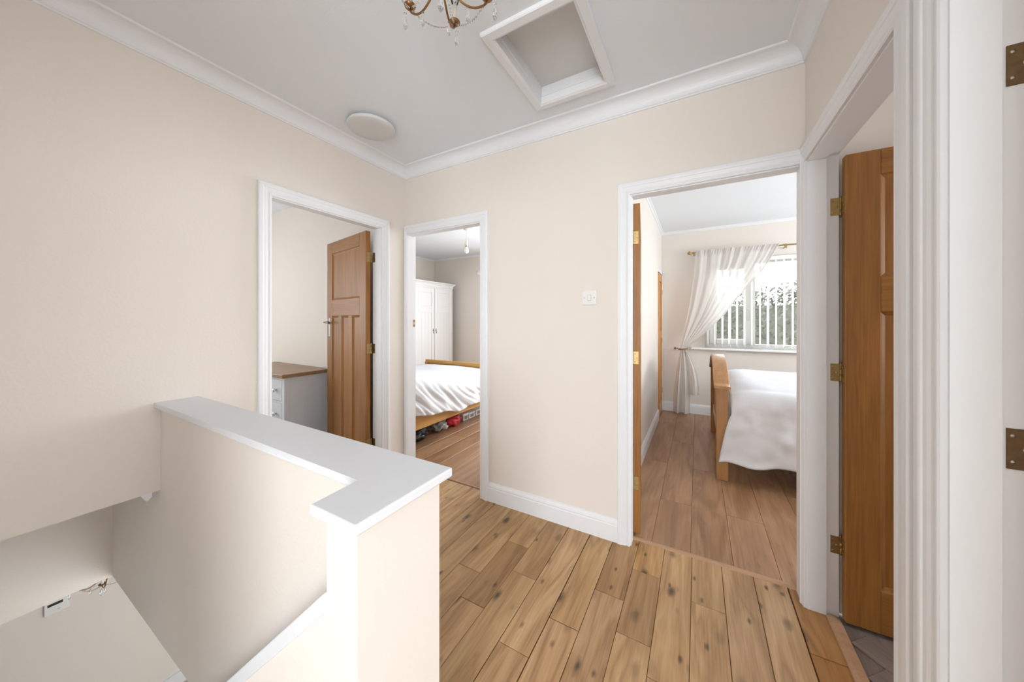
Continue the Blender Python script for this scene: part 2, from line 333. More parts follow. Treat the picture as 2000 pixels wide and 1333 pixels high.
# main bedroom (window and curtain)
WX0, WX1, WZ0, WZ1 = 2.215, 4.25, 0.905, 2.065
struct(boxes('wall_bedroom_partition', [(1.58, 1.68, 0.1, 2.66, 0, 2.6), (1.58, 1.68, 2.66, 3.10, 1.90, 2.6), (1.58, 1.68, 3.10, YB, 0, 2.6), (1.56, 1.58, 0.1, YB, 0, 2.6)], CREAM2), 'cream partition wall beside the open main bedroom door')
struct(boxes('wall_main_bedroom_rear', [(1.6, WX0, YB, YB + 0.2, 0, 2.6), (WX0, WX1, YB, YB + 0.2, 0, WZ0), (WX0, WX1, YB, YB + 0.2, WZ1, 2.6), (WX1, 5.2, YB, YB + 0.2, 0, 2.6)], CREAM2), 'cream window wall of the main bedroom')
struct(boxes('wall_main_bedroom_side', [(5.1, 5.2, 0.1, YB, 0, 2.6)], CREAM2), 'cream far side wall of the main bedroom')
tag(box('ceiling_main_bedroom', 1.62, 5.2, 0.05, YB + 0.2, ZR, ZR + 0.1, CEIL), 'white ceiling of the main bedroom', 'ceiling', kind='structure')
# rooms to the right
struct(boxes('wall_small_room', [(2.65, 6.1, -0.92, -0.86, 0, 2.6), (6.0, 6.1, YT - 0.1, 0.0, 0, 2.6), (2.56, 6.1, YT, YT + 0.1, 0, 2.6), (5.2, 6.1, 0.0, 0.1, 0, 2.6)], CREAM2), 'cream walls of the two rooms behind the right-hand doors')  # unseen bathroom made deeper to set its added lamp farther back
tag(box('ceiling_small_room', 2.60, 6.1, YT, 0.05, ZR, ZR + 0.1, CEIL), 'white ceiling of the rooms on the right', 'ceiling', kind='structure')

# landing ceiling with the loft hatch hole
HX0, HX1, HY0, HY1 = 1.348, 1.706, -0.730, -0.237
tag(boxes('ceiling', [(-0.1, HX0 - .006, YR - 0.1, 0.1, ZC, ZC + 0.09), (HX1 + .006, HW + 0.1, YR - 0.1, 0.1, ZC, ZC + 0.09), (HW + 0.1, 3.6, YR - 0.1, YT, ZC, ZC + 0.09),
                      (HX0 - .006, HX1 + .006, YR - 0.1, HY0 - .006, ZC, ZC + 0.09), (HX0 - .006, HX1 + .006, HY1 + .006, 0.1, ZC, ZC + 0.09)], CEIL), 'white landing ceiling with a loft hatch', 'ceiling', kind='structure')
h = empty('loft_hatch', ((HX0 + HX1) / 2, (HY0 + HY1) / 2, ZC), 0, 'white loft hatch recessed in the ceiling with a moulded frame', 'hatch')
def hatch_frame(prof, name, mat):
    bm = bmesh.new(); cx, cy = (HX0 + HX1) / 2, (HY0 + HY1) / 2
    loops = []
    for o, z in prof:
        loops.append([bm.verts.new((x - cx, y - cy, z - ZC)) for x, y in ((HX0 - o, HY0 - o), (HX1 + o, HY0 - o), (HX1 + o, HY1 + o), (HX0 - o, HY1 + o))])
    for A, B in zip(loops, loops[1:]):
        for i in range(4): bm.faces.new((A[i], A[(i + 1) % 4], B[(i + 1) % 4], B[i]))
    return finish(name, bm, mat, h)
hatch_frame([(0.048, ZC + 0.002), (0.048, ZC - 0.014), (0.044, ZC - 0.019), (0.012, ZC - 0.021), (0.006, ZC - 0.017), (0.0, ZC - 0.015), (0.0, ZC + 0.012), (0.0, ZC + 0.03)], 'hatch_frame', WHITE)
hatch_frame([(0.003, ZC + 0.024), (-0.003, ZC + 0.024), (-0.004, ZC + 0.028), (-0.004, ZC + 0.079), (0.004, ZC + 0.079)], 'hatch_lining', WHITE)
box('hatch_board', -(HX1 - HX0) / 2 - 0.01, (HX1 - HX0) / 2 + 0.01, -(HY1 - HY0) / 2 - 0.01, (HY1 - HY0) / 2 + 0.01, 0.076, 0.096, HATCH, h)

# coving round the landing ceiling
def coving(name, x0, x1, y0, y1, zc, drop, proj, mat, label):
    prof = [(0.0, zc - drop - 0.001), (0.006, zc - drop), (0.007, zc - drop + 0.007)]
    for k in range(11):
        a = k / 10 * math.pi / 2
        prof.append((0.011 + (proj - 0.022) * (1 - math.cos(a)), zc - drop + 0.010 + (drop - 0.018) * math.sin(a)))
    prof += [(proj - 0.006, zc - 0.007), (proj - 0.003, zc - 0.004), (proj, zc + 0.0005), (0.0, zc + 0.002)]
    bm = bmesh.new(); loops = []
    for o, z in prof: loops.append([bm.verts.new(p) for p in ((x0 + o, y0 + o, z), (x1 - o, y0 + o, z), (x1 - o, y1 - o, z), (x0 + o, y1 - o, z))])
    for A, B in zip(loops, loops[1:]):
        for i in range(4): bm.faces.new((A[i], A[(i + 1) % 4], B[(i + 1) % 4], B[i]))
    return tag(finish(name, bm, mat), label, 'coving', kind='structure')
coving('trim_1', 0, HW, YR, 0, ZC, 0.081, 0.078, WHITE, 'white concave coving between landing walls and ceiling')
coving('trim_2', 1.68, 5.1, 0.1, YB, ZR, 0.03, 0.03, WHITE, 'thin white coving of the main bedroom')
coving('trim_3', -2.62, 1.56, 0.1, YB, ZR, 0.03, 0.03, CEIL, 'thin white coving of the second bedroom')

# ------------------------------------------------------------------ door frames
ARCH = [(0.0, 0.0), (0.0, 0.011), (0.004, 0.014), (0.010, 0.0145), (0.013, 0.011), (0.017, 0.011), (0.022, 0.014), (0.030, 0.0165), (0.040, 0.0175), (0.043, 0.0205), (0.048, 0.022), (0.062, 0.022), (0.067, 0.019), (0.068, 0.014), (0.068, 0.0)]
def architrave(name, s0, s1, mp, kL=1.0, kR=1.0, label='', back=False):
    bm = bmesh.new(); R_ = 0.006; rows = []
    for o, p in ARCH:
        a, b_, z = s0 - R_ * min(1, kL) - o * kL, s1 + R_ * min(1, kR) + o * kR, CLEAR + R_ + o
        rows.append([bm.verts.new(mp(s, zz, p)) for s, zz in ((a, 0.0), (a, z), (b_, z), (b_, 0.0))])
    for A, B in zip(rows, rows[1:]):
        for i in range(3): bm.faces.new((A[i], A[i + 1], B[i + 1], B[i]))
    for i in (0, 3): bm.faces.new([r[i] for r in rows])
    return tag(finish(name, bm, WHITE), label, 'architrave', kind='structure')
def lining(name, s0, s1, mp, label, stop=(0.004, 0.062)):
    """jambs and head with a raised stop; mp(s,z,d) with d = depth into the wall"""
    bm = bmesh.new()
    def b(sa, sb, za, zb, da, db):
        vs = [bm.verts.new(mp(s, z, d)) for d in (da, db) for s, z in ((sa, za), (sb, za), (sb, zb), (sa, zb))]
        for f in ((3, 2, 1, 0), (4, 5, 6, 7), (0, 1, 5, 4), (1, 2, 6, 5), (2, 3, 7, 6), (3, 0, 4, 7)): bm.faces.new([vs[i] for i in f])
    e = 0.012
    b(s0 - g, s0 - e, 0, CLEAR + e, -0.001, 0.104); b(s1 + e, s1 + g, 0, CLEAR + e, -0.001, 0.104); b(s0 - g, s1 + g, CLEAR + e, CLEAR + g, -0.001, 0.104)
    b(s0 - e, s0, 0, CLEAR, -0.0015, stop[1]); b(s1, s1 + e, 0, CLEAR, -0.0015, stop[1]); b(s0 - e, s1 + e, CLEAR, CLEAR + e, -0.0015, stop[1])
    return tag(finish(name, bm, WHITE), label, 'door frame', kind='structure')
mA = lambda s, z, p: (p, s, z);            dA = lambda s, z, d: (-d, s, z)
mB = lambda s, z, p: (s, -p, z);           dB = lambda s, z, d: (s, d, z)
mC = lambda s, z, p: (HW - p, s, z);       dC = lambda s, z, d: (HW + d, s, z)
architrave('trim_4', *D1, mA, label='white moulded architrave round the box room doorway')
lining('trim_5', *D1, dA, 'white lining of the box room doorway')
architrave('trim_6', *D2, mB, kL=0.23, label='white moulded architrave round the second bedroom doorway')
lining('trim_7', *D2, dB, 'white lining of the second bedroom doorway')
architrave('trim_8', *D3, mB, kR=0.15, label='white moulded architrave round the main bedroom doorway')
lining('trim_9', *D3, dB, 'white lining of the main bedroom doorway')
architrave('trim_10', *D4, mC, kL=1.28, kR=0.50, label='white moulded architrave round the narrow right-hand doorway')
lining('trim_11', *D4, dC, 'white lining of the right-hand doorway showing three brass hinges')
architrave('trim_12', *D5, mC, kR=1.05, label='white moulded architrave of the bathroom doorway')
lining('trim_13', *D5, dC, 'white lining of the bathroom doorway with aged hinge plates')
# skirting boards
SK = [(0.0, 0.0), (0.017, 0.0), (0.017, 0.092), (0.014, 0.098), (0.0155, 0.104), (0.0125, 0.115), (0.008, 0.123), (0.006, 0.130), (0.0, 0.130)]
def skirting(name, a, b, mp, label, hs=1.0):
    return tag(prism(name, [(p, q * hs) for p, q in SK], mp, a, b, WHITE), label, 'skirting', kind='structure')
skirting('baseboard_back', D2[1] + 0.006 + 0.066, D3[0] - 0.006 - 0.066, lambda p, q, t: (t, -p, q), 'white ogee skirting below the light switch wall')
skirting('baseboard_left', -1.325, D1[0] - 0.074, lambda p, q, t: (p, t, q), 'white skirting beside the box room doorway')
skirting('baseboard_partition', 0.86, 2.655, lambda p, q, t: (1.68 + p, t, q), 'white skirting along the partition in the main bedroom')
skirting('baseboard_bedroom_rear', 1.68, 5.1, lambda p, q, t: (t, YB - p, q), 'white skirting below the bedroom window')
skirting('baseboard_second_bedroom', -2.62, 1.56, lambda p, q, t: (t, YB - p, q), 'white skirting on the rear wall of the second bedroom')

# ------------------------------------------------------------------ floors
tag(boxes('floor', [(0, 1.56, -1.4, 0.09, -0.08, -0.012), (1.50, 2.65, YR, 0.09, -0.08, -0.012), (0, 1.50, YR, YF, -0.09, -0.002), (2.65, 3.6, YR, YT, -0.08, -0.002)], SUBFLOOR), 'oak plank floor of the landing with knots and dark joints', 'floor', kind='structure')
floor = bpy.data.objects['floor']
def plank(x0, x1, y0, y1, mat, parent, tint, gap=0.0009, top=0.0, th=0.014, bev=0.0016):
    bm = bmesh.new(); cx, cy = (x0 + x1) / 2, (y0 + y1) / 2; hx, hy = (x1 - x0) / 2 - gap, (y1 - y0) / 2 - gap
    vs, fs = bx(bm, -hx, hx, -hy, hy, -th, 0)
    bmesh.ops.bevel(bm, geom=[e for e in bm.edges if all(v.co.z > -1e-6 for v in e.verts)], offset=bev, segments=1, affect='EDGES')
    o = finish('plank', bm, mat, parent, loc=(cx, cy, top)); o.color = (*tint, 1)
    return o
PW = 0.1333
cols = {-4: [-0.585], -3: [-0.305, -0.744], -2: [-0.488], -1: [-0.837], 0: [-0.641], 1: [-0.397], 2: [-0.176, -0.565], 3: [-0.686], 4: [-0.25, -1.1], 5: [-0.72], 6: [-0.93], 7: [-0.289]}
TN = {(-3, 1): (0.72, 0.66, 0.58), (-2, 0): (0.84, 0.80, 0.74), (1, 0): (0.78, 0.70, 0.60), (2, 0): (1.0, 0.92, 0.78), (2, 1): (0.72, 0.66, 0.58), (-3, 0): (0.92, 0.88, 0.82),
      (7, 0): (0.85, 0.68, 0.46), (7, 1): (0.80, 0.60, 0.38), (5, 0): (0.95, 0.92, 0.90), (3, 0): (1.06, 1.04, 1.0), (4, 1): (1.08, 1.06, 1.02), (6, 0): (1.05, 1.04, 1.02), (-4, 1): (0.9, 0.86, 0.8), (2, 2): (1.02, 1.0, 0.97)}
rnd = random.Random(3)
for k in range(-12, 8):
    x0 = 1.565 + PW * k; x1 = x0 + PW
    lo = -1.36 if x1 < 1.60 else -3.2
    hi = 0.085
    x0, x1 = max(x0, 0.002), min(x1, 2.628)
    if k in (0, 7): x0 += 0.0022
    if k == -1: x0 += 0.0012
    js = list(cols.get(k, [-rnd.uniform(0.2, 1.0)]))
    y = min(js)
    while y - 1.0 > lo + 0.2: y -= rnd.uniform(0.7, 1.1); js.append(y)
    ys = [hi] + sorted(js, reverse=True) + [lo]
    for i, (a, b) in enumerate(zip(ys, ys[1:])):
        if a - b < 0.02: continue
        v = rnd.uniform(0.90, 1.04)
        plank(x0, x1, b, a, PLANK, floor, TN.get((k, i), (v, v * rnd.uniform(0.95, 1.0), v * rnd.uniform(0.88, 0.98))), gap=0.0016 if k in (0, 7) else 0.0009)
# threshold strips
def strip(name, pts, mp, a, b, mat, label): return tag(prism(name, pts, mp, a, b, mat), label, 'threshold strip')
TPROF = [(-0.018, 0.0), (-0.016, 0.003), (-0.006, 0.0065), (0.006, 0.0065), (0.016, 0.003), (0.018, 0.0)]
LSTRIP = wood('light_wood_strip', (0.42, 0.24, 0.13), (0.52, 0.31, 0.18), (0.60, 0.38, 0.24), axis=0, rough=0.4, contrast=0.3)
strip('threshold_strip', TPROF, lambda p, q, t: (t, 0.080 + p, q), D3[0], D3[1], LSTRIP, 'pale wooden threshold strip at the main bedroom doorway')
strip('threshold_strip', [(p * 0.5, q * 0.8) for p, q in TPROF], lambda p, q, t: (t, 0.098 + p, q), D2[0], D2[1], LSTRIP, 'thin wooden threshold strip at the second bedroom doorway')
strip('threshold_strip', [(p * 1.3, q * 1.6) for p, q in TPROF], lambda p, q, t: (2.632 + p, t, q), D4[0], D4[1], LSTRIP, 'rounded wooden threshold strip at the right-hand doorway')
strip('threshold_strip', [(p * 1.3, q * 1.6) for p, q in TPROF], lambda p, q, t: (2.632 + p, t, q), D5[0], D5[1], LSTRIP, 'rounded wooden threshold strip at the bathroom doorway')

f3 = tag(box('floor_main_bedroom', 1.58, 5.2, 0.09, YB + 0.1, -0.08, -0.012, SUBFLOOR, origin=False), 'warm brown laminate plank floor of the main bedroom', 'floor', kind='structure')
cols3 = {0: [1.29], 1: [0.622], 2: [1.275], 3: [0.613], 4: [1.9], 5: [1.1]}
lx = [1.68] + [1.893 + 0.1975 * i for i in range(0, 14)]
for i, (a, b) in enumerate(zip(lx, lx[1:])):
    js = list(cols3.get(i, [rnd.uniform(0.5, 2.6)])); y = max(js)
    while y + 1.28 < YB: y += 1.28; js.append(y)
    ys = [0.082] + sorted(js) + [YB]
    for j, (c, d) in enumerate(zip(ys, ys[1:])):
        v = rnd.uniform(0.90, 1.06); plank(a, b, c, d, LAMI, f3, (v, v * 0.99, v * 0.97), gap=0.0006, bev=0.0012)
f2 = tag(box('floor_second_bedroom', -2.65, 1.58, 0.09, YB + 0.1, -0.08, -0.012, SUBFLOOR, origin=False), 'brown laminate plank floor of the second bedroom', 'floor', kind='structure')
x = -2.62; i = 0
while x < 1.5:
    js = [rnd.uniform(0.4, 1.4)]
    while js[-1] + 1.28 < YB: js.append(js[-1] + 1.28)
    ys = [0.10] + js + [YB]
    for c, d in zip(ys, ys[1:]):
        if d - c < .05: continue
        v = rnd.uniform(0.80, 0.98); plank(x, x + 0.196, c, d, LAMI, f2, (v, v * 0.98, v * 0.96), gap=0.0006, bev=0.0012)
    x += 0.196; i += 1
f4 = tag(box('floor_small_room', 2.64, 6.05, YT, 0.0, -0.08, -0.012, SUBFLOOR, origin=False), 'grey-brown herringbone floor of the small room', 'floor', kind='structure')
# herringbone blocks
hl, hw = 0.42, 0.105
bmh = bmesh.new(); vs, fs = bx(bmh, -hw / 2 + 0.001, hw / 2 - 0.001, -hl / 2 + 0.001, hl / 2 - 0.001, -0.014, 0.0)
bmesh.ops.bevel(bmh, geom=[e for e in bmh.edges if all(v.co.z > -1e-6 for v in e.verts)], offset=0.001, segments=1, affect='EDGES')
meh = bpy.data.meshes.new('plank'); bmh.to_mesh(meh); bmh.free(); meh.materials.append(GREYLAM)
for r in range(-4, 5):
    for q in range(-10, 11):
        ox, oy = q * hw + r * hl, q * hw - r * hl          # herringbone lattice, turned by 45 degrees
        for px, py, rot in ((ox + hw / 2, oy + hl / 2, 0), (ox + hw + hl / 2, oy + hw / 2, R(90))):
            a = R(45); wx = 2.95 + px * math.cos(a) - py * math.sin(a); wy = -0.45 + px * math.sin(a) + py * math.cos(a)
            if not (2.82 < wx < 3.6 and -0.70 < wy < -0.18): continue
            o = bpy.data.objects.new('plank', meh); C.objects.link(o); o.parent = f4
            o.location = (wx, wy, 0.0); o.rotation_euler = (0, 0, a + rot); v = rnd.uniform(0.85, 1.1); o.color = (v, v, v, 1)
box('vinyl_base', 2.645, 6.0, YT, 0.0, -0.012, -0.006, GREYLAM, f4)

# ------------------------------------------------------------------ stair furniture
cap = empty('half_wall_capping', (0.8, -1.38, 0.887), 0, 'white L-shaped board capping the stairwell half wall', 'capping')
cp = [(0.0, -1.459), (1.440, -1.459), (1.440, -1.5765), (1.585, -1.5765), (1.585, -1.303), (0.0, -1.303)]
bm = bmesh.new()
v0 = [bm.verts.new((p - 0.8, q + 1.38, -0.001)) for p, q in cp]; v1 = [bm.verts.new((p - 0.8, q + 1.38, 0.022)) for p, q in cp]
bm.faces.new(v0[::-1]); bm.faces.new(v1)
for i in range(6): bm.faces.new((v0[i], v0[(i + 1) % 6], v1[(i + 1) % 6], v1[i]))
bmesh.ops.bevel(bm, geom=[e for e in bm.edges if any(v.co.x > -0.79 for v in e.verts)], offset=0.0045, segments=3, affect='EDGES', profile=0.5)
finish('capping_board', bm, CAPW, cap)
led = prism('trim_17', [(1.474, 0.718), (1.462, 0.726), (-2.0, 0.726 - 0.945 * 3.462), (-2.0, 0.690 - 0.945 * 3.462), (1.480, 0.700)], lambda p, q, t: (p, t, q), -1.560, -1.4365, CAPW, bev=0.003)
tag(led, 'white sloping ledge on the stairwell wall below the capping', 'ledge', kind='structure')
st = empty('staircase', (1.5, -2.0, 0), 0, 'staircase descending beside the half wall', 'stairs')
for i in range(12):
    box('tread', -0.205 * (i + 1) - 0.02, -0.205 * i, -0.55, 0.446, -0.2038 * (i + 1) - 0.03, -0.2038 * (i + 1), CARPET, st, bev=0.006)
    box('riser', -0.205 * i - 0.018, -0.205 * i, -0.55, 0.446, -0.2038 * (i + 1), -0.2038 * i - 0.03, CARPET, st)
box('bottom_riser', -0.205 * 12 - 0.018, -0.205 * 12, -0.55, 0.446, -2.65, -0.2038 * 12 - 0.03, CARPET, st)
# small block under the staircase wall
tag(prism('trim_block', [(-0.036, 0.51), (0.0, 0.51), (0.0, 0.492), (-0.012, 0.476), (-0.018, 0.476), (-0.028, 0.492)], lambda p, q, t: (t, -1.464 + p, q), -0.022, -0.002, WHITE), 'small white wooden block under the staircase wall edge', 'trim block')

# ------------------------------------------------------------------ doors
def make_door(name, pivot, ang, sgn, w, label, handle=True, hinges=(0.31, 1.055, 1.77), hh=1.962, th=0.038, panels=True):
    d = empty(name, (*pivot, 0.012), ang, label, 'door', kind='structure')
    ya, yb = sorted((0.0, sgn * th))
    X0 = 0.004
    sw = 0.105
    def B(n, x0, x1, z0, z1, mat, inset=0.0, bev=0.0025):
        return box(n, x0, x1, ya + inset, yb - inset, z0, z1, mat, d, bev=bev, seg=1)
    B('stile', X0, X0 + sw, 0, hh, OAKDOOR); B('stile', w - sw, w, 0, hh, OAKDOOR)
    B('rail', X0 + sw - 0.001, w - sw + 0.001, 0, 0.175, OAKRAIL); B('rail', X0 + sw - 0.001, w - sw + 0.001, 1.302, 1.446, OAKRAIL); B('rail', X0 + sw - 0.001, w - sw + 0.001, 1.858, hh, OAKRAIL)
    inner = w - 2 * sw - X0; mw = 0.07; pw = (inner - 2 * mw) / 3
    for i in (1, 2):
        xm = X0 + sw + i * pw + (i - 1) * mw
        B('muntin', xm, xm + mw, 0.174, 1.303, OAKDOOR)
    def panel(x0, x1, z0, z1):
        B('panel', x0 - 0.004, x1 + 0.004, z0 - 0.004, z1 + 0.004, OAKDOOR, inset=0.012)
        # moulding bead round the panel, both faces
        bm = bmesh.new()
        for f, out in ((ya, 1), (yb, -1)):
            prof = [(0.0, 0.002), (0.004, 0.006), (0.010, 0.009), (0.016, 0.0125)]
            loops = [[bm.verts.new((x, f + out * dep, z)) for x, z in ((x0 + o, z0 + o), (x1 - o, z0 + o), (x1 - o, z1 - o), (x0 + o, z1 - o))] for o, dep in prof]
            for A, Bq in zip(loops, loops[1:]):
                for i in range(4): bm.faces.new((A[i], A[(i + 1) % 4], Bq[(i + 1) % 4], Bq[i]))
        finish('panel_moulding', bm, OAKDOOR, d)
    panel(X0 + sw, w - sw, 1.446, 1.858)
    for i in range(3):
        xa = X0 + sw + i * (pw + mw); panel(xa, xa + pw, 0.175, 1.302)
    # hinges: knuckle at the pivot, one plate on the door edge, one on the jamb
    for z in hinges:
        hg = empty('hinge', (0, 0, z - 0.012)); hg.parent = d
        lathe('knuckle', [(0, -0.040), (0.0048, -0.040), (0.0052, -0.036), (0.0052, -0.013), (0.0044, -0.0125), (0.0052, -0.012), (0.0052, 0.012), (0.0044, 0.0125), (0.0052, 0.013), (0.0052, 0.036), (0.0048, 0.040), (0.003, 0.043), (0, 0.043)], BRASS, hg, 12, loc=(0.0, -sgn * 0.003, 0))
        y0, y1 = sorted((0.0, sgn * 0.030))
        pl = box('hinge_plate', 0.0022, 0.0046, y0, y1, -0.0375, 0.0375, BRASS, hg)
        for sy, sz in ((0.010, -0.024), (0.021, 0.0), (0.010, 0.024)):
            lathe('screw', [(0, 0.0012), (0.0030, 0.0008), (0.0034, 0)], SCREW, hg, 10, M=Matrix.Translation((0.0022, sgn * sy, sz)) @ Matrix.Rotation(R(-90), 4, 'Y'))
    if handle:
        for f, out in ((ya, -1), (yb, 1)):
            hd = empty('door_handle', (w - 0.052, f, 1.20)); hd.parent = d
            y0, y1 = sorted((0, out * 0.007))
            box('backplate', -0.021, 0.021, y0, y1, -0.085, 0.085, CHROME, hd, bev=0.003)
            tube('lever', [(0, out * 0.005, 0.045), (0, out * 0.040, 0.045), (-0.01, out * 0.050, 0.045), (-0.05, out * 0.052, 0.046), (-0.095, out * 0.046, 0.041), (-0.108, out * 0.044, 0.036)], [0.009, 0.0075, 0.0075, 0.007, 0.0085, 0.006], DARKMETAL, hd, 10)
        box('latch_plate', w - 0.0005, w + 0.001, (ya + yb) / 2 - 0.011, (ya + yb) / 2 + 0.011, 1.12, 1.28, CHROME, d)
    return d
door1 = make_door('door_1', (-0.104, -0.256), R(180 - 10.5), 1, 0.738, 'oak panelled door with dark lever handle standing open into the box room')
door2 = make_door('door_2', (0.763, 0.108), R(90), 1, 0.728, 'oak panelled door folded back inside the second bedroom')
door3 = make_door('door_3', (1.791, 0.104), R(90 + 7.5), -1, 0.725, 'oak panelled door seen edge-on against the main bedroom partition', handle=False)
door4 = make_door('door_4', (2.660, -0.030), R(0.0), -1, 0.740, 'oak panelled door with three brass hinges opening off the landing')
door5 = make_door('door_5', (2.660, -0.973), R(14), -1, 0.745, 'oak panelled bathroom door opened away from the landing')
# jamb-side hinge plates that stay with the frame (rebate of the two right-hand doorways)
def jamb_plate(x0, x1, y, z, mat, label, face=-1):
    t = empty('hinge_plate', ((x0 + x1) / 2, y, z), 0, label, 'hinge', 'hinge plates let into the door linings')
    w_ = (x1 - x0) / 2
    box('plate', -w_, w_, -0.0012, 0.002, -0.0375, 0.0375, mat, t, bev=0.0005, seg=1)
    for sx, sz in ((-0.3, -0.024), (0.15, 0.0), (-0.3, 0.024)):
        lathe('screw', [(0, 0.0022), (0.0034, 0.0018), (0.0038, 0.0)], SCREW, t, 10, M=Matrix.Translation((sx * w_ * 2, -0.001, sz)) @ Matrix.Rotation(R(90), 4, 'X'))
    return t
OLDBRASS = plain('tarnished_hinge_brass', (0.16, 0.10, 0.05), 0.42, 0.8, vary=0.5, bscale=70)
for z, q in ((0.31, 'lowest'), (1.055, 'middle'), (1.77, 'topmost')):
    jamb_plate(2.627, 2.656, D4[1] + 0.011, z, BRASS, q + ' brass hinge plate beside the narrow oak door')
for z, q in ((0.31, 'lowest'), (1.045, 'middle'), (1.752, 'topmost')):
    jamb_plate(2.622, 2.654, D5[1] + 0.011, z, OLDBRASS, q + ' tarnished hinge plate on the bathroom door lining')
for z, q in ((0.31, 'lowest'), (1.055, 'middle'), (1.77, 'topmost')):
    t = empty('hinge_plate', (-0.085, D1[1] + 0.011, z), 0, q + ' brass hinge plate on the box room door lining', 'hinge', 'hinge plates let into the door linings')
    box('plate', -0.016, 0.014, -0.0012, 0.002, -0.0375, 0.0375, BRASS, t)
# latch keep on the second bedroom frame
t = empty('latch_keep', (D2[0] - 0.012, 0.085, 1.25), 0, 'small brass latch keep on the second bedroom door frame', 'latch keep')
boxes('keep_plate', [(-0.001, 0.0015, -0.011, 0.011, -0.03, -0.012), (-0.001, 0.0015, -0.011, 0.011, 0.012, 0.03), (-0.001, 0.0015, -0.011, -0.005, -0.012, 0.012), (-0.001, 0.0015, 0.006, 0.011, -0.012, 0.012)], BROWNBRASS, t)

# light switch
sw = empty('light_switch', (1.559, -0.0005, 1.413), 0, 'white square single light switch on the cream wall', 'light switch')
box('switch_plate', -0.043, 0.043, -0.009, 0.0, -0.043, 0.043, PLASTIC, sw, bev=0.003)
box('rocker', -0.009, 0.009, -0.0125, -0.008, -0.017, 0.017, PLASTIC, sw, bev=0.0015)
box('rocker_surround', -0.0105, 0.0105, -0.0096, -0.0085, -0.0185, 0.0185, plain('shadow_gap_grey', (0.45, 0.44, 0.42), 0.6), sw)
for sx in (-0.030, 0.030): lathe('screw', [(0, 0.0012), (0.0026, 0.001), (0.003, 0)], SCREW, sw, 12, M=Matrix.Translation((sx, -0.009, 0)) @ Matrix.Rotation(R(90), 4, 'X'))

# flush ceiling lamp
cl = empty('ceiling_lamp', (0.318, -0.572, ZC), 0, 'flush round white ceiling lamp near the corner coving', 'ceiling lamp')
lathe('lamp_base', [(0, -0.001), (0.118, -0.001), (0.118, -0.012), (0, -0.012)], PLASTIC, cl, 48)
lathe('chrome_ring', [(0.100, -0.010), (0.132, -0.010), (0.134, -0.014), (0.132, -0.018), (0.100, -0.018)], CHROME, cl, 48)
lathe('diffuser', [(0.110, -0.016), (0.139, -0.017), (0.143, -0.023), (0.141, -0.033), (0.134, -0.038), (0.10, -0.040), (0, -0.0415)], DIFFUSER, cl, 64)

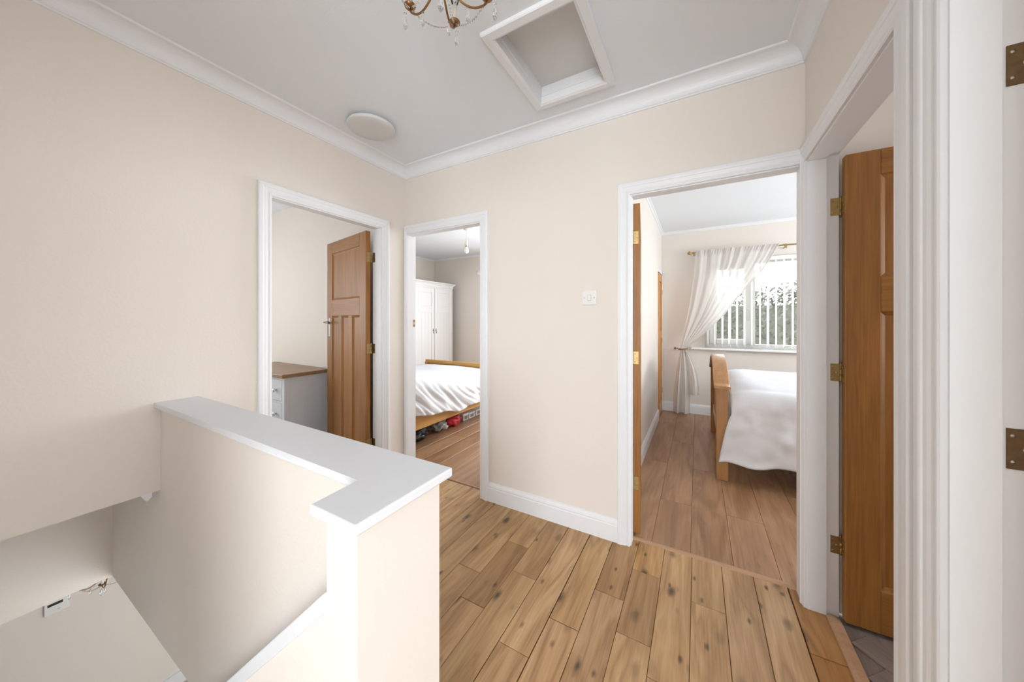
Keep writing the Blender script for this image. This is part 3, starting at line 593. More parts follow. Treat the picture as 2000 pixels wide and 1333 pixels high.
# ------------------------------------------------------------------ chandelier
def drop(bm, x, y, z, s=1.0):
    """faceted almond drop hanging from (x,y,z) with a small bead on top"""
    lathe_bm(bm, [(0, 0), (0.0055 * s, -0.005 * s), (0, -0.010 * s)], 6, Matrix.Translation((x, y, z)))
    lathe_bm(bm, [(0, 0), (0.004 * s, -0.005 * s), (0.0085 * s, -0.026 * s), (0.006 * s, -0.038 * s), (0, -0.046 * s)], 6, Matrix.Translation((x, y, z - 0.012 * s)))
def make_chandelier(loc, rz, label, R_=0.150, drop_z=-0.235, narm=6, lamp=0.0):
    ch = empty('chandelier', loc, rz, label, 'chandelier')
    lathe('ceiling_rose', [(0, 0.0), (0.052, 0.0), (0.050, -0.010), (0.030, -0.022), (0.012, -0.030), (0, -0.030)], BROWNBRASS, ch, 24)
    lathe('stem', [(0, -0.028), (0.006, -0.028), (0.006, -0.10), (0.014, -0.108), (0.020, -0.122), (0.012, -0.138), (0.007, -0.150), (0.007, -0.185), (0.018, -0.196), (0.024, -0.210), (0.016, -0.226), (0.006, -0.234), (0, -0.238)], BROWNBRASS, ch, 16)
    tips = []
    for i in range(narm):
        if lamp:
            l = bpy.data.lights.new('candle_bulb_light', 'POINT'); l.energy = lamp; l.shadow_soft_size = 0.03; l.color = (1.0, 0.95, 0.89)
            lo = bpy.data.objects.new('candle_bulb_light', l); C.objects.link(lo); lo.parent = ch; lo.location = (R_ * math.cos(2 * math.pi * i / narm), R_ * math.sin(2 * math.pi * i / narm), drop_z + 0.118)
        a = 2 * math.pi * i / narm; ca, sa = math.cos(a), math.sin(a)
        P = lambda r, z: (r * ca, r * sa, z)
        z0 = -0.205 + (drop_z + 0.235)
        ap = [(0.010, z0), (0.040, drop_z - 0.004), (0.075, drop_z - 0.024), (0.105, drop_z - 0.024), (0.130, drop_z - 0.010), (R_ - 0.004, drop_z + 0.006), (R_, drop_z + 0.020)]
        sm = []
        for j in range(len(ap) - 1):                      # Catmull-Rom smoothing of the arm's S-curve
            q0, q1, q2, q3 = ap[max(j - 1, 0)], ap[j], ap[j + 1], ap[min(j + 2, len(ap) - 1)]
            for m_ in range(4):
                t = m_ / 4
                sm.append(P(*[0.5 * (2 * q1[c] + (q2[c] - q0[c]) * t + (2 * q0[c] - 5 * q1[c] + 4 * q2[c] - q3[c]) * t * t + (3 * q1[c] - q0[c] - 3 * q2[c] + q3[c]) * t ** 3) for c in (0, 1)]))
        arm = tube('arm', sm + [P(*ap[-1])], 0.0034, BROWNBRASS, ch, 8)
        lathe('drip_pan', [(0, drop_z + 0.018), (0.008, drop_z + 0.016), (0.018, drop_z + 0.025), (0.019, drop_z + 0.028), (0.008, drop_z + 0.024), (0, drop_z + 0.024)], BROWNBRASS, arm, 16, M=Matrix.Translation((R_ * ca, R_ * sa, 0)))
        lathe('candle_sleeve', [(0, drop_z + 0.024), (0.0085, drop_z + 0.024), (0.0085, drop_z + 0.085), (0, drop_z + 0.085)], CREAMPLASTIC, arm, 12, M=Matrix.Translation((R_ * ca, R_ * sa, 0)))
        lathe('candle_bulb', [(0, drop_z + 0.085), (0.008, drop_z + 0.085), (0.015, drop_z + 0.105), (0.012, drop_z + 0.125), (0.003, drop_z + 0.148), (0, drop_z + 0.150)], BULB, arm, 12, M=Matrix.Translation((R_ * ca, R_ * sa, 0)))
        tips.append((R_ * ca, R_ * sa, drop_z + 0.022))
        bm = bmesh.new(); drop(bm, (R_ + 0.026) * ca, (R_ + 0.026) * sa, drop_z + 0.022, 1.05); finish('crystal_drop', bm, CRYSTAL, ch)
        bm = bmesh.new(); drop(bm, 0.085 * ca, 0.085 * sa, drop_z - 0.026, 0.9); finish('crystal_drop', bm, CRYSTAL, ch)
    for i in range(narm):
        p, q = Vector(tips[i]), Vector(tips[(i + 1) % narm]); bm = bmesh.new(); n = 15
        wire = []
        for k in range(n + 1):
            t = k / n; c = p.lerp(q, t); c.z -= 0.034 * 4 * t * (1 - t); wire.append(c.copy())
            if 0 < k < n: lathe_bm(bm, [(0, 0.0050), (0.0046, 0), (0, -0.0050)], 6, Matrix.Translation(c))
        finish('bead_swag', bm, CRYSTAL, ch)
        tube('swag_wire', wire, 0.0006, BROWNBRASS, ch, 4)
        # strands from the top of the stem to the arm tips
        bm = bmesh.new(); s = Vector((0.012 * math.cos(2 * math.pi * i / narm), 0.012 * math.sin(2 * math.pi * i / narm), -0.11))
        for k in range(1, 17):
            t = k / 17; c = s.lerp(p, t); c.z -= 0.045 * 4 * t * (1 - t)
            lathe_bm(bm, [(0, 0.0042), (0.0038, 0), (0, -0.0042)], 6, Matrix.Translation(c))
        finish('bead_strand', bm, CRYSTAL, ch)
    bm = bmesh.new(); drop(bm, 0, 0, -0.238, 1.3); finish('crystal_drop', bm, CRYSTAL, ch)
    return ch
ch1 = make_chandelier((1.444, -1.190, ZC), R(113), 'small crystal and antique brass chandelier hanging from the landing ceiling')
ch2 = make_chandelier((-1.585, -1.318, ZS), R(100), 'crystal chandelier hanging in the lower hall beside the thermostat', R_=0.150, drop_z=-0.375)
for c_ in ch2.children:
    if c_.name.startswith('stem'): c_.scale = (1, 1, 1.5)

# thermostat
th = empty('thermostat', (-2.75, -1.408, -1.205), 0, 'white wall thermostat with a dark display in the lower hall', 'thermostat')
box('case', 0.0, 0.026, -0.066, 0.066, -0.062, 0.062, PLASTIC, th, bev=0.006)
box('display', 0.0255, 0.0275, -0.050, 0.030, 0.012, 0.034, BLACKSCREEN, th)
box('button', 0.0255, 0.028, 0.000, 0.016, -0.034, -0.028, plain('grey_button', (0.5, 0.5, 0.5), 0.5), th)

# ------------------------------------------------------------------ box room: chest of drawers
cd = empty('chest_of_drawers', (-1.54, -0.225, 0), 0, 'pale grey chest of drawers with an oak top in the box room', 'chest of drawers')
X0, X1, Y0, Y1 = -0.51, 0.52, -0.205, 0.200
boxes('carcass', [(X0, X1 - 0.006, Y0 + 0.021, Y1 - 0.001, 0.06, 0.770), (X0 + 0.001, X0 + 0.05, Y0 + 0.021, Y1, 0, 0.06), (X1 - 0.05, X1 - 0.001, Y0 + 0.021, Y1, 0, 0.06)], CHESTP, cd)
boxes('side_frame', [(X1 - 0.018, X1, Y0 + 0.0205, Y0 + 0.045, 0.081, 0.770), (X1 - 0.018, X1, Y1 - 0.045, Y1, 0.081, 0.770), (X1 - 0.018, X1, Y0 + 0.045, Y1 - 0.045, 0.725, 0.770), (X1 - 0.018, X1, Y0 + 0.045, Y1 - 0.045, 0.06, 0.12)], CHESTP, cd, bev=0.0015)
boxes('front_frame', [(X1 - 0.042, X1, Y0, Y0 + 0.02, 0.0, 0.770), (X0, X0 + 0.04, Y0, Y0 + 0.02, 0.0, 0.770)] + [(xa, xb, Y0, Y0 + 0.02, za, zb) for xa, xb in ((X0 + 0.04, -0.015), (0.02, X1 - 0.042)) for za, zb in ((0.06, 0.11), (0.325, 0.345), (0.54, 0.56), (0.748, 0.770))]
      + [(-0.015, 0.02, Y0, Y0 + 0.02, 0.06, 0.770)], CHESTP, cd)
box('chest_top', X0 - 0.02, X1 + 0.022, Y0 - 0.028, Y1 + 0.012, 0.770, 0.802, CHESTTOP, cd, bev=0.004)
for zi in ((0.112, 0.323), (0.347, 0.538), (0.562, 0.746)):
    for xa, xb in ((X0 + 0.042, -0.017), (0.022, X1 - 0.044)):
        dr = box('drawer', xa, xb, Y0 - 0.002, Y0 + 0.016, zi[0], zi[1], CHESTP, cd, bev=0.003)
        ks = [(xa + xb) / 2] if xb - xa < 0.2 else [xa + 0.09, xb - 0.09]
        for kx in ks:
            lathe('knob', [(0, 0.030), (0.010, 0.030), (0.017, 0.024), (0.018, 0.018), (0.012, 0.011), (0.007, 0.006), (0.009, 0.0), (0, 0)], CHROME, dr, 20,
                  M=Matrix.Translation((kx - (xa + xb) / 2, -0.009, (zi[1] - zi[0]) / 2)) @ Matrix.Rotation(R(90), 4, 'X'))

# ------------------------------------------------------------------ second bedroom
wd = empty('wardrobe', (-2.3, 2.52, 0), 0, 'white panelled double wardrobe with a moulded cornice', 'wardrobe')
WF = 0.295   # front plane, local x
boxes('carcass', [(-0.31, WF - 0.022, -0.50, 0.50, 0.08, 1.885), (-0.31, WF - 0.01, -0.505, 0.505, 0.0, 0.10)], WARD, wd)
def cornice(prof, name):
    bm = bmesh.new(); rows = []
    for o, z in prof: rows.append([bm.verts.new(p) for p in ((-0.31, -0.50 - o, z), (WF + o, -0.50 - o, z), (WF + o, 0.50 + o, z), (-0.31, 0.50 + o, z))])
    for A, B in zip(rows, rows[1:]):
        for i in range(3): bm.faces.new((A[i], A[i + 1], B[i + 1], B[i]))
    bm.faces.new(rows[-1])
    return finish(name, bm, WARD, wd)
cornice([(-0.01, 1.868), (0.012, 1.870), (0.014, 1.880), (0.008, 1.888), (0.012, 1.905), (0.024, 1.925), (0.040, 1.938), (0.046, 1.942), (0.046, 1.956)], 'cornice')
boxes('face_frame', [(WF - 0.022, WF, -0.50, -0.475, 0.1, 1.87), (WF - 0.022, WF, 0.475, 0.50, 0.1, 1.87), (WF - 0.022, WF, -0.475, 0.475, 1.845, 1.87), (WF - 0.022, WF, -0.475, 0.475, 0.1, 0.13)], WARD, wd)
for s in (-1, 1):
    ya, yb = (-0.473, -0.004) if s < 0 else (0.004, 0.473)
    dd = box('wardrobe_door', WF - 0.016, WF - 0.004, ya, yb, 0.132, 1.843, WARD, wd)
    cyy = (ya + yb) / 2; hy = (yb - ya) / 2
    def fb(n, y0, y1, z0, z1, x0=0.0, x1=0.014): return box(n, x0, x1, y0, y1, z0, z1, WARD, dd, bev=0.003, seg=1)
    fb('stile', -hy, -hy + 0.075, 0, 1.711); fb('stile', hy - 0.075, hy, 0, 1.711)
    for z0, z1 in ((0, 0.11), (1.27, 1.385), (1.63, 1.711)): fb('rail', -hy + 0.074, hy - 0.074, z0, z1)
    n = 4; bw = (2 * hy - 0.15) / n
    for k in range(n): fb('panel_board', -hy + 0.075 + k * bw + 0.0015, -hy + 0.075 + (k + 1) * bw - 0.0015, 0.108, 1.272, 0.0, 0.009)
    fb('panel', -hy + 0.080, hy - 0.080, 1.39, 1.625, 0.0, 0.009)
    hd = empty('drop_handle', (0.014, -s * (hy - 0.032), 0.955)); hd.parent = dd
    lathe('handle_plate', [(0, 0.004), (0.012, 0.003), (0.013, 0)], DARKMETAL, hd, 14, M=Matrix.Rotation(R(90), 4, 'Y'))
    tube('handle_ring', [(0.006, 0, -0.004), (0.012, 0.002, -0.02), (0.010, 0, -0.045), (0.008, 0, -0.055)], [0.003, 0.004, 0.006, 0.003], DARKMETAL, hd, 8)
    tube('handle_finial', [(0.003, 0, 0.008), (0.004, 0, 0.025), (0.003, 0, 0.034)], [0.005, 0.005, 0.002], DARKMETAL, hd, 8)
for z in (0.3, 0.95, 1.70):
    box('hinge', WF - 0.002, WF + 0.004, 0.468, 0.478, z, z + 0.06, plain('white_hinge', (0.7, 0.7, 0.7), 0.4), wd)

b2 = empty('double_bed', (-0.92, 1.05, 0), 0, 'golden oak bed with low footboard under white bedding in the second bedroom', 'bed')
# local x: -0.68..0.68, local y: -0.93 (head, by the door wall) .. 0.93 (foot)
box('side_rail', 0.645, 0.675, -0.90, 0.88, 0.205, 0.365, GOLDOAK, b2, bev=0.004)
box('side_rail', -0.675, -0.645, -0.90, 0.88, 0.205, 0.365, GOLDOAK, b2, bev=0.004)
GOLDX = wood('golden_oak_cross', (0.50, 0.26, 0.07), (0.62, 0.35, 0.11), (0.70, 0.43, 0.16), axis=0, rough=0.4, contrast=0.5)
box('footboard_rail', -0.70, 0.70, 0.845, 0.895, 0.605, 0.655, GOLDX, b2, bev=0.005)
box('footboard_panel', -0.66, 0.66, 0.86, 0.88, 0.22, 0.61, GOLDX, b2)
box('headboard', -0.70, 0.70, -0.935, -0.90, 0.20, 0.95, GOLDX, b2, bev=0.005)
for sx in (-1, 1):
    box('leg', sx * 0.675 - 0.03, sx * 0.675 + 0.03, 0.84, 0.90, 0.0, 0.62, GOLDOAK, b2, bev=0.004)
    box('leg', sx * 0.675 - 0.03, sx * 0.675 + 0.03, -0.94, -0.88, 0.0, 0.95, GOLDOAK, b2, bev=0.004)
box('mattress', -0.64, 0.64, -0.89, 0.84, 0.30, 0.56, DUVET, b2, bev=0.04, seg=3)
def duvet2(u, v):
    """u along the bed (y), v across from the far side to the hanging near edge"""
    y = -0.88 + u * 1.66
    top = 0.60 + 0.17 * max(0.0, 1 - (u / 0.62)) ** 1.2 - 0.02 * max(0, (u - 0.8) / 0.2)
    low = 0.345 - 0.11 * u + 0.022 * math.sin(u * 9 + 0.4) + 0.012 * math.sin(u * 23)
    if v < 0.55:
        t = v / 0.55; x = -0.66 + t * 1.22; z = top + 0.02 * math.sin(t * 3.1) + 0.008 * noise.noise((x * 5, y * 5, 3))
        n = 0
    else:
        t = (v - 0.55) / 0.45
        a = min(1, t / 0.30) * math.pi / 2
        x = 0.56 + 0.125 * math.sin(a) + 0.030 * t
        z = top - 0.05 * (1 - math.cos(a)) - max(0, t - 0.12) / 0.88 * (top - 0.05 - low)
        q = u * 5.2 - t * 1.5                                   # creases pulled diagonally
        cz = noise.noise((q * 2.3, t * 0.7 + u, 1)); c2 = noise.noise((q * 5.5 + 3, t * 1.1, 4))
        x += (0.050 * (1 - abs(cz) * 2.2) * 0.45 + 0.018 * c2) * min(1, t * 2.2) * (1.25 - u * 0.6)
        x += 0.010 * noise.noise((u * 9, t * 3, 7)) * t
    return Vector((x, y, z))
dv2 = grid('duvet', duvet2, 90, 70, DUVET, None, 0.012); dv2.location = (-0.92, 1.05, 0)
tag(dv2, 'creased white duvet hanging over the golden oak side rail', 'duvet')
sh2 = grid('bed_sheet', lambda u, v: Vector((-0.655 + 1.31 * u, 0.30 + 0.53 * v, 0.578 + 0.012 * noise.noise((u * 5, v * 3, 2)) - 0.10 * max(0, abs(u - .5) - .47) / .03 * .5 - 0.03 * max(0, v - .93) / .07)), 40, 20, DUVET, None, 0.02)
sh2.parent = b2

def blob(name, loc, size, mat, label, cat, seed, amp=0.35, squash=1.0, freq=2.2):
    bm = bmesh.new(); bmesh.ops.create_icosphere(bm, subdivisions=4, radius=1.0)
    for v in bm.verts:
        n = v.co.normalized(); k = 1 + amp * noise.noise(n * freq + Vector((seed, 0, 0))) + 0.5 * amp * abs(noise.noise(n * freq * 3 + Vector((0, seed, 0))))
        v.co = Vector((n.x * size[0] * k, n.y * size[1] * k, max(-size[2] * 0.92, n.z * size[2] * k)))
    o = finish(name, bm, mat, None, True); o.location = (loc[0], loc[1], loc[2] + size[2] * 0.92)
    return tag(o, label, cat)
blob('plastic_bag', (-0.47, 1.165, 0.0), (0.075, 0.125, 0.062), REDBAG, 'crumpled red patterned bag under the golden oak bed', 'bag', 3.1)
blob('plastic_bag', (-0.48, 0.93, 0.0), (0.09, 0.10, 0.07), CLEARBAG, 'crumpled clear and black bag beside the red bag', 'bag', 8.4, 0.45)
blob('plastic_bag', (-0.50, 0.56, 0.0), (0.11, 0.17, 0.075), BLACKBAG, 'black bag in the shadow under the golden oak bed', 'bag', 5.2)
for i, (yy, l, hgt, lb) in enumerate(((1.40, 0.10, 0.085, 'small pale box with a framed print next to the red bag'), (1.53, 0.13, 0.075, 'pale grey storage box under the bed behind the small box'), (1.69, 0.16, 0.080, 'pale printed storage box under the bed near its foot'))):
    t = empty('storage_box', (-0.50, yy, 0.0), R(2 * i - 2), lb, 'box')
    box('box_body', -0.10, 0.06, -l / 2, l / 2, 0.0, hgt, BOXMAT, t, bev=0.004)
    box('box_lid', -0.103, 0.063, -l / 2 - 0.003, l / 2 + 0.003, hgt * 0.78, hgt + 0.003, UPVC, t, bev=0.003)
    box('box_print', 0.0600, 0.0612, -l * 0.28, l * 0.28, hgt * 0.2, hgt * 0.66, plain('box_print_ink', (0.25, 0.22, 0.18), 0.6, vary=0.6, bscale=40), t)
# pendant lamp
pn = empty('pendant_lamp', (-0.587, 1.602, ZR), 0, 'bare bulb pendant lamp on a white flex', 'pendant lamp')
lathe('ceiling_rose', [(0, 0.0), (0.045, 0.0), (0.045, -0.006), (0.034, -0.020), (0.014, -0.026), (0, -0.026)], CREAMPLASTIC, pn, 24)
tube('flex', [(0, 0, -0.02), (0, 0, -0.16)], 0.0035, PLASTIC, pn, 8)
lathe('lamp_holder', [(0, -0.150), (0.006, -0.150), (0.013, -0.170), (0.017, -0.185), (0.017, -0.200), (0.019, -0.202), (0.019, -0.235), (0, -0.235)], CREAMPLASTIC, pn, 20)
lathe('bulb_cap', [(0, -0.228), (0.0135, -0.228), (0.0135, -0.248), (0, -0.248)], BRASS, pn, 16)
lathe('bulb', [(0, -0.244), (0.013, -0.246), (0.016, -0.258), (0.028, -0.285), (0.031, -0.303), (0.024, -0.325), (0.010, -0.336), (0, -0.338)], plain('pearl_bulb', (0.88, 0.88, 0.86), 0.25), pn, 24)
# round white sensor on the rear wall
al = empty('wall_disc', (-1.50, YB, 2.165), 0, 'round white disc on the rear wall of the second bedroom', 'wall disc')
lathe('disc_body', [(0, 0.0), (0.045, 0.0), (0.045, 0.014), (0.038, 0.020), (0, 0.021)], PLASTIC, al, 28, M=Matrix.Rotation(R(90), 4, 'X'))

# ------------------------------------------------------------------ main bedroom: cupboard door, window, blind, curtain, bed
cdn = empty('door_6', (1.672, 3.095, 0.01), R(-90), 'narrow varnished cupboard door beside the bedroom window wall', 'door', kind='structure')
def cb(n, x0, x1, z0, z1, mat, y0=-0.012, y1=0.020): return box(n, x0, x1, y0, y1, z0, z1, mat, cdn, bev=0.003, seg=1)
ORG = wood('orange_pine', (0.42, 0.17, 0.035), (0.56, 0.25, 0.06), (0.66, 0.33, 0.09), axis=2, rough=0.4, contrast=0.4)
cb('stile', 0, 0.07, 0, 1.88, ORG); cb('stile', 0.36, 0.43, 0, 1.88, ORG)
for z0, z1 in ((0, 0.16), (1.02, 1.12), (1.78, 1.88)): cb('rail', 0.069, 0.361, z0, z1, ORG)
cb('panel', 0.07, 0.36, 0.16, 1.02, ORG, -0.006, 0.008); cb('panel', 0.07, 0.36, 1.12, 1.78, ORG, -0.006, 0.008)
for z in (0.25, 0.95, 1.62): cb('hinge', -0.006, 0.012, z, z + 0.07, BRASS, 0.012, 0.024)
tag(boxes('trim_16', [(1.678, 1.694, 3.10, 3.145, 0, 1.945), (1.678, 1.694, 2.66, 3.145, 1.90, 1.945)], WHITE), 'white architrave of the narrow cupboard door', 'architrave', kind='structure')

win = empty('window_1', ((WX0 + WX1) / 2, YB + 0.08, WZ0), 0, 'white framed bedroom window with an opening casement behind the blind', 'window', kind='structure')
wx = (WX0 + WX1) / 2
def wb(n, x0, x1, z0, z1, y0, y1, mat=UPVC, par=None, bev=0.004): return box(n, x0 - wx, x1 - wx, y0, y1, z0 - WZ0, z1 - WZ0, mat, par or win, bev=bev, seg=1)
wb('frame_side', WX0, WX0 + 0.055, WZ0, WZ1, -0.03, 0.04); wb('frame_side', WX1 - 0.055, WX1, WZ0, WZ1, -0.03, 0.04)
wb('frame_sill', WX0 + 0.05, WX1 - 0.05, WZ0, WZ0 + 0.06, -0.03, 0.04); wb('frame_head', WX0 + 0.05, WX1 - 0.05, WZ1 - 0.06, WZ1, -0.03, 0.04)
wb('mullion', 2.705, 2.765, WZ0 + 0.055, WZ1 - 0.055, -0.03, 0.04); wb('mullion', 3.55, 3.61, WZ0 + 0.055, WZ1 - 0.055, -0.03, 0.04)
sa = empty('casement', (0, 0, 0)); sa.parent = win
for n_, x0, x1, z0, z1 in (('casement_stile', 2.265, 2.325, 0.96, 2.01), ('casement_stile', 2.655, 2.715, 0.96, 2.01), ('casement_rail', 2.32, 2.66, 0.96, 1.025), ('casement_rail', 2.32, 2.66, 1.945, 2.01)):
    wb(n_, x0, x1, z0, z1, -0.045, 0.02, par=sa)
wb('handle_plate', 2.675, 2.695, 1.33, 1.43, -0.058, -0.044, par=sa); wb('handle', 2.677, 2.693, 1.27, 1.40, -0.075, -0.060, CHROME, sa)
wb('pane', 2.32, 2.66, 1.02, 1.95, 0.000, 0.006, PANE, sa, 0); wb('pane', 2.76, 3.555, 0.96, 2.01, 0.004, 0.010, PANE, None, 0); wb('pane', 3.605, 4.20, 0.96, 2.01, 0.004, 0.010, PANE, None, 0)
sl = box('window_sill', WX0 - 0.17, WX1 + 0.1, YB - 0.075, YB + 0.06, 0.880, 0.908, UPVC, None, bev=0.008)
tag(sl, 'white window sill board below the vertical blind', 'window sill', kind='structure')

bl = empty('vertical_blind', (3.24, 3.135, 2.05), 0, 'white vertical slat blind hanging at the bedroom window', 'blind')
box('headrail', -1.03, 1.02, -0.022, 0.022, -0.035, 0.010, UPVC, bl, bev=0.004)
mesl = None
nsl = 26
for i in range(nsl):
    xx = -0.99 + i * 0.079
    if mesl is None:
        bm = bmesh.new(); hw_ = 0.0445; n = 6
        for zz in (-1.115, -0.045): pass
        rows = [[bm.verts.new((0.006 * (1 - (2 * k / n - 1) ** 2), -hw_ + 2 * hw_ * k / n, z)) for k in range(n + 1)] for z in (-1.115, -0.55, -0.04)]
        for A, B in zip(rows, rows[1:]):
            for k in range(n): bm.faces.new((A[k], A[k + 1], B[k + 1], B[k]))
        mesl = bpy.data.meshes.new('slat'); bm.to_mesh(mesl); bm.free(); mesl.materials.append(BLIND)
        for p in mesl.polygons: p.use_smooth = True
    o = bpy.data.objects.new('slat', mesl); C.objects.link(o); o.parent = bl; o.location = (xx, 0, 0)
    o.rotation_euler = (0, 0, R(-8 - 12 + random.uniform(-5, 5)))
    box('slat_weight', xx - 0.003, xx + 0.003, -0.040, 0.040, -1.125, -1.085, PLASTIC, bl)
tube('bead_chain', [(-0.99 + 0.079 * t * 25, -0.03, -1.105 - 0.01 * math.sin(t * 25 * math.pi)) for t in [k / 75 for k in range(76)]], 0.0018, PLASTIC, bl, 5)

cr = empty('curtain_pole', (3.1, 3.055, 2.172), 0, 'thin brass curtain pole above the bedroom window', 'curtain pole')
tube('pole', [(-1.045, 0, 0), (1.3, 0, 0)], 0.0085, BRASS, cr, 12)
lathe('finial', [(0, -0.030), (0.012, -0.028), (0.022, -0.015), (0.024, 0.0), (0.018, 0.014), (0.010, 0.020), (0.012, 0.030), (0, 0.032)], BRASS, cr, 16, M=Matrix.Translation((-1.065, 0, 0)) @ Matrix.Rotation(R(90), 4, 'Y'))
for bxx in (-1.015, -0.062, 1.2):
    br = tube('bracket', [(bxx, 0.0, -0.012), (bxx, 0.03, -0.018), (bxx, 0.115, -0.018)], 0.006, BRASS, cr, 8)
    box('bracket_plate', bxx - 0.012, bxx + 0.012, -0.012, 0.012, -0.035, 0.012, BRASS, br)
tb = empty('tieback_hook', (1.888, YB, 0.885), 0, 'small brass tieback hook beside the curtain', 'tieback hook')
tube('hook_arm', [(0, 0, 0), (0, -0.06, 0), (-0.005, -0.085, 0.0), (-0.03, -0.095, 0.004)], 0.006, BROWNBRASS, tb, 8)
lathe('hook_knob', [(0, -0.014), (0.012, -0.012), (0.018, 0), (0.014, 0.010), (0, 0.014)], BROWNBRASS, tb, 14, M=Matrix.Translation((-0.032, -0.095, 0.004)) @ Matrix.Rotation(R(90), 4, 'Y'))

def interp(x, pts):
    for (a, b), (c, d) in zip(pts, pts[1:]):
        if x <= c: return b + (d - b) * (x - a) / (c - a)
    return pts[-1][1]
LZ = [(0, 2.098), (0.25, 2.075), (0.55, 2.025), (0.8, 1.965), (1.0, 1.925)]
RZ = [(0, 2.975), (0.12, 2.90), (0.25, 2.80), (0.45, 2.60), (0.65, 2.42), (0.82, 2.22), (0.94, 2.06), (1.0, 1.985)]
def curtain_top(s, t):
    z = 2.192 - t * (2.192 - 0.885)
    sag = 0.10 * s * t * (1 - t) * 0.0
    xl, xr = interp(t, LZ), interp(t, RZ)
    f = 0.017 * (1 - 0.5 * t) * min(1, t / 0.06 + 0.1) * (0.55 + 0.9 * abs(noise.noise((s * 5, 0.3 * t, 8))))
    ph = s ** (1 + 0.25 * t) * 2 * math.pi * 6.5 + 2.6 * noise.noise((s * 3.3, t * 0.8, 0))
    y = 3.030 + f * math.sin(ph) + 0.006 * math.sin(ph * 2.3 + 1) * (1 - t)
    if t < 0.05: y += 0.006 * math.sin(s * 2 * math.pi * 36); z += 0.003 * math.sin(s * 2 * math.pi * 36)
    x = xl + (xr - xl) * s + 0.006 * math.cos(ph)
    z -= 0.0
    return Vector((x, y, z))
def curtain_low(s, t):
    bottom = 0.02 if s < 0.62 else 0.02 + 0.26 * min(1, (s - 0.62) / 0.03)
    z = 0.885 - t * (0.885 - bottom)
    xl = 1.925 - 0.092 * math.sin(min(1, t * 1.1) * math.pi / 2); xr = 1.985 + 0.17 * math.sin(min(1, t * 1.1) * math.pi / 2) ** 0.9
    if s < 0.62: xr_ = xr
    f = 0.018 + 0.030 * t
    ph = s * 2 * math.pi * 3.2 + 0.6
    return Vector((xl + (xr - xl) * s, 3.045 + f * math.sin(ph + 0.8 * t) + 0.01 * math.sin(ph * 2.3 + t * 2) - (0.03 * t if s >= 0.62 else 0), z))
cu = empty('curtain', (2.4, 3.045, 0.02), 0, 'sheer cream curtain swept aside by a tieback', 'curtain')
o = grid('curtain_cloth', curtain_top, 170, 70, CURTAIN, None, 0); o.parent = cu; o.matrix_parent_inverse = Matrix.Translation((-2.4, -3.045, -0.02))
o = grid('curtain_tail', curtain_low, 110, 50, CURTAIN, None, 0); o.parent = cu; o.matrix_parent_inverse = Matrix.Translation((-2.4, -3.045, -0.02))
# leading-edge hem
o = tube('curtain_hem', [curtain_top(1.0, k / 60) + Vector((0, -0.004, 0)) for k in range(61)], 0.006, CURTAIN, None, 6); o.parent = cu; o.matrix_parent_inverse = Matrix.Translation((-2.4, -3.045, -0.02))
tbd = tube('tieback_cord', [(1.955 + 0.052 * math.cos(a), 3.05 + 0.062 * math.sin(a), 0.885 + 0.006 * math.cos(a)) for a in [2 * math.pi * k / 24 for k in range(25)]], 0.008, TIE, None, 8)
tbd.parent = cu; tbd.matrix_parent_inverse = Matrix.Translation((-2.4, -3.045, -0.02)); tbd['label'] = 'brown tieback cord'

b3 = empty('pine_bed', (2.296, 1.83, 0), 0, 'honey pine bed with an arched footboard in the main bedroom', 'bed')
for sy in (-1, 1):
    box('post', -0.040, 0.040, sy * 0.64 - 0.04, sy * 0.64 + 0.04, 0.0, 0.735, BEDWOODV, b3, bev=0.004)
def arch_z(t): return 0.735 + 0.195 * (1 - (2 * t - 1) ** 2) ** 0.9 if 0 < t < 1 else 0.735
bm = bmesh.new(); n = 36; rows = []
for k in range(n + 1):
    t = k / n; y = -0.715 + 1.43 * t; tt = min(1, max(0, (y + 0.60) / 1.20)); z = 0.735 + 0.185 * math.sin(tt * math.pi) ** 0.85 if 0 < tt < 1 else 0.735
    rows.append([bm.verts.new(p) for p in ((-0.053, y, z), (0.053, y, z), (0.056, y, z + 0.008), (0.050, y, z + 0.022), (-0.050, y, z + 0.022), (-0.056, y, z + 0.008))])
for A, B in zip(rows, rows[1:]):
    for i in range(6): bm.faces.new((A[i], A[(i + 1) % 6], B[(i + 1) % 6], B[i]))
bm.faces.new(rows[0]); bm.faces.new(rows[-1][::-1])
finish('footboard_cap', bm, BEDWOOD, b3)
bm = bmesh.new(); rows = []
for k in range(n + 1):
    t = k / n; y = -0.605 + 1.21 * t; tt = min(1, max(0, (y + 0.60) / 1.20)); z = 0.738 + 0.185 * math.sin(max(0.0, tt * math.pi)) ** 0.85 if 0 < tt < 1 else 0.738
    rows.append([bm.verts.new(p) for p in ((-0.018, y, z - 0.09), (0.018, y, z - 0.09), (0.018, y, z), (-0.018, y, z))])
for A, B in zip(rows, rows[1:]):
    for i in range(4): bm.faces.new((A[i], A[(i + 1) % 4], B[(i + 1) % 4], B[i]))
bm.faces.new(rows[0]); bm.faces.new(rows[-1][::-1])
finish('arched_rail', bm, BEDWOOD, b3)
box('lower_rail', -0.018, 0.018, -0.60, 0.60, 0.22, 0.32, BEDWOOD, b3, bev=0.003)
for k in range(9):
    y = -0.53 + k * 0.1325; tt = (y + 0.60) / 1.20; box('footboard_slat', -0.009, 0.009, y - 0.03, y + 0.03, 0.315, 0.655 + 0.185 * math.sin(tt * math.pi) ** 0.85, BEDWOODV, b3)
for sy in (-1, 1): box('side_rail', 0.035, 1.95, sy * 0.655 - 0.014, sy * 0.655 + 0.014, 0.22, 0.36, GOLDX, b3, bev=0.003)
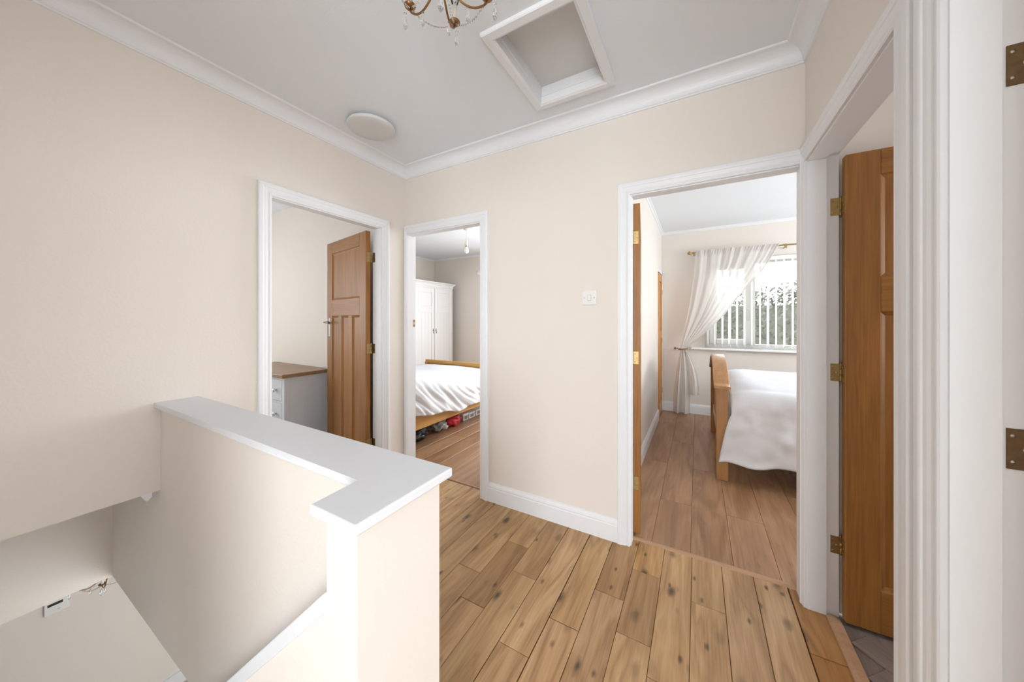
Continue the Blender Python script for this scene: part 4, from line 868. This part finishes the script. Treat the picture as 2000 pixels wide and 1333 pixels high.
for sy in (-1, 1): box('head_leg', 1.90, 1.97, sy * 0.64 - 0.035, sy * 0.64 + 0.035, 0, 1.0, BEDWOODV, b3, bev=0.003)
box('headboard_panel', 1.92, 1.95, -0.61, 0.61, 0.3, 1.02, BEDWOOD, b3, bev=0.01)
box('mattress', 0.06, 1.90, -0.64, 0.64, 0.34, 0.60, DUVET, b3, bev=0.04, seg=3)
def duvet3(u, v):
    """u from foot (left) to head, v from the far side over the top to the near hanging hem"""
    x = 2.355 + u * 1.80
    top = 0.765 - 0.045 * max(0, 1 - u / 0.10) ** 2 + 0.015 * noise.noise((u * 4, v * 4, 5))
    if v < 0.12:
        t = 1 - v / 0.12; return Vector((x, 2.50 + 0.06 * t, 0.70 - 0.40 * t))
    if v < 0.55:
        t = (v - 0.12) / 0.43; y = 2.49 - t * 1.22
        return Vector((x, y, top - 0.055 * abs(2 * t - 1) ** 3 + 0.010 * noise.noise((x * 6, y * 6, 1))))
    t = (v - 0.55) / 0.45
    a = min(1, t / 0.22) * math.pi / 2
    y = 1.27 - 0.115 * math.sin(a) - 0.055 * t
    low = 0.150 + 0.050 * min(1, u * 4) * 0.9 + 0.010 * math.sin(u * 42) * (1 - u) + 0.012 * noise.noise((u * 14, 0, 3)) - 0.03 * max(0, u - 0.12) * 2
    ztop = top - 0.055
    z = ztop - 0.045 * (1 - math.cos(a)) - max(0, t - 0.10) / 0.90 * (ztop - 0.045 - low)
    s = u * 1.8 * 3.0 + 0.9 * t
    y += (0.022 * math.sin(s * 3.4 + 1.6 * noise.noise((u * 5, t * 2, 4))) + 0.014 * math.sin(s * 7.1 + 2 * t)) * t
    y += 0.026 * (0.5 - abs(noise.noise((u * 9 + t * 2.0, t * 2.2, 9)))) * min(1, t * 3) + 0.010 * noise.noise((u * 26, t * 7, 3)) * min(1, t * 3)
    x -= 0.092 * max(0, 1 - u / 0.22) * max(0, t - 0.28) ** 0.7 * 1.15
    return Vector((x, y, z))
dv3 = grid('duvet', duvet3, 110, 90, DUVET, None, 0.014)
tag(dv3, 'plain white duvet draped over the honey pine bed', 'duvet')

# unseen frames added round the area lamps so they stand as windows
for i_, (nm, loc, rot, sx, sy) in enumerate(FRAMES):
    wf = empty('window_%d' % (i_ + 2), loc, 0, 'added white frame round the unseen %s lamp' % nm, 'window', kind='structure'); wf.rotation_euler = rot
    a_, b_ = sx / 2, sy / 2
    for x0, x1, y0, y1 in ((-a_ - 0.05, -a_, -b_ - 0.05, b_ + 0.05), (a_, a_ + 0.05, -b_ - 0.05, b_ + 0.05), (-a_, a_, -b_ - 0.05, -b_), (-a_, a_, b_, b_ + 0.05)):
        box('frame_bar', x0, x1, y0, y1, -0.03, 0.03, UPVC, wf, bev=0.004, seg=1)

# ------------------------------------------------------------------ garden outside the window
tag(box('garden_lawn', -15, 25, 4.0, 40, -2.9, -2.8, GRASS), 'green lawn of the garden outside the window', 'lawn', kind='structure')
hg = empty('hedge', (5.2, 9.0, -2.8), 0, 'tall dark green leafy hedge outside the bedroom window', 'hedge')
bm = bmesh.new(); rh = random.Random(5)
for i in range(26000):
    px = rh.uniform(-4.5, 6.0); dz = rh.random() ** 0.7
    ztop = 4.75 + 0.35 * noise.noise((px * 0.8, 0, 2)) + 0.25 * noise.noise((px * 2.5, 0, 6))
    if rh.random() < 0.05: pz = ztop + rh.uniform(0, 0.55) * max(0, noise.noise((px * 3.1, 4, 1)) + 0.35)
    else: pz = 1.8 + (ztop - 1.8) * dz
    py = rh.uniform(-0.5, 0.5)
    s = rh.uniform(0.035, 0.075); a = Vector((rh.gauss(0, 1), rh.gauss(0, 1), rh.gauss(0, 1))).normalized(); b_ = a.orthogonal().normalized()
    c_ = Vector((px, py, pz)); w_ = a.cross(b_)
    vs = [bm.verts.new(c_ + b_ * s), bm.verts.new(c_ + w_ * s * .45), bm.verts.new(c_ - b_ * s), bm.verts.new(c_ - w_ * s * .45)]
    bm.faces.new(vs)
lv = finish('foliage', bm, LEAF, hg); lv['kind'] = 'stuff'
bm = bmesh.new()
for i in range(16): tube_bm(bm, [(-4.3 + i * 0.68, 0, 0), (-4.25 + i * 0.68, 0.05, 2.0), (-4.3 + i * 0.68 + rh.uniform(-.2, .2), 0, 4.4)], [0.07, 0.06, 0.02], 7)
finish('stems', bm, BARK, hg)
box('inner_mass', -4.6, 6.1, -0.25, 0.25, 0.6, 4.45, LEAF, hg)
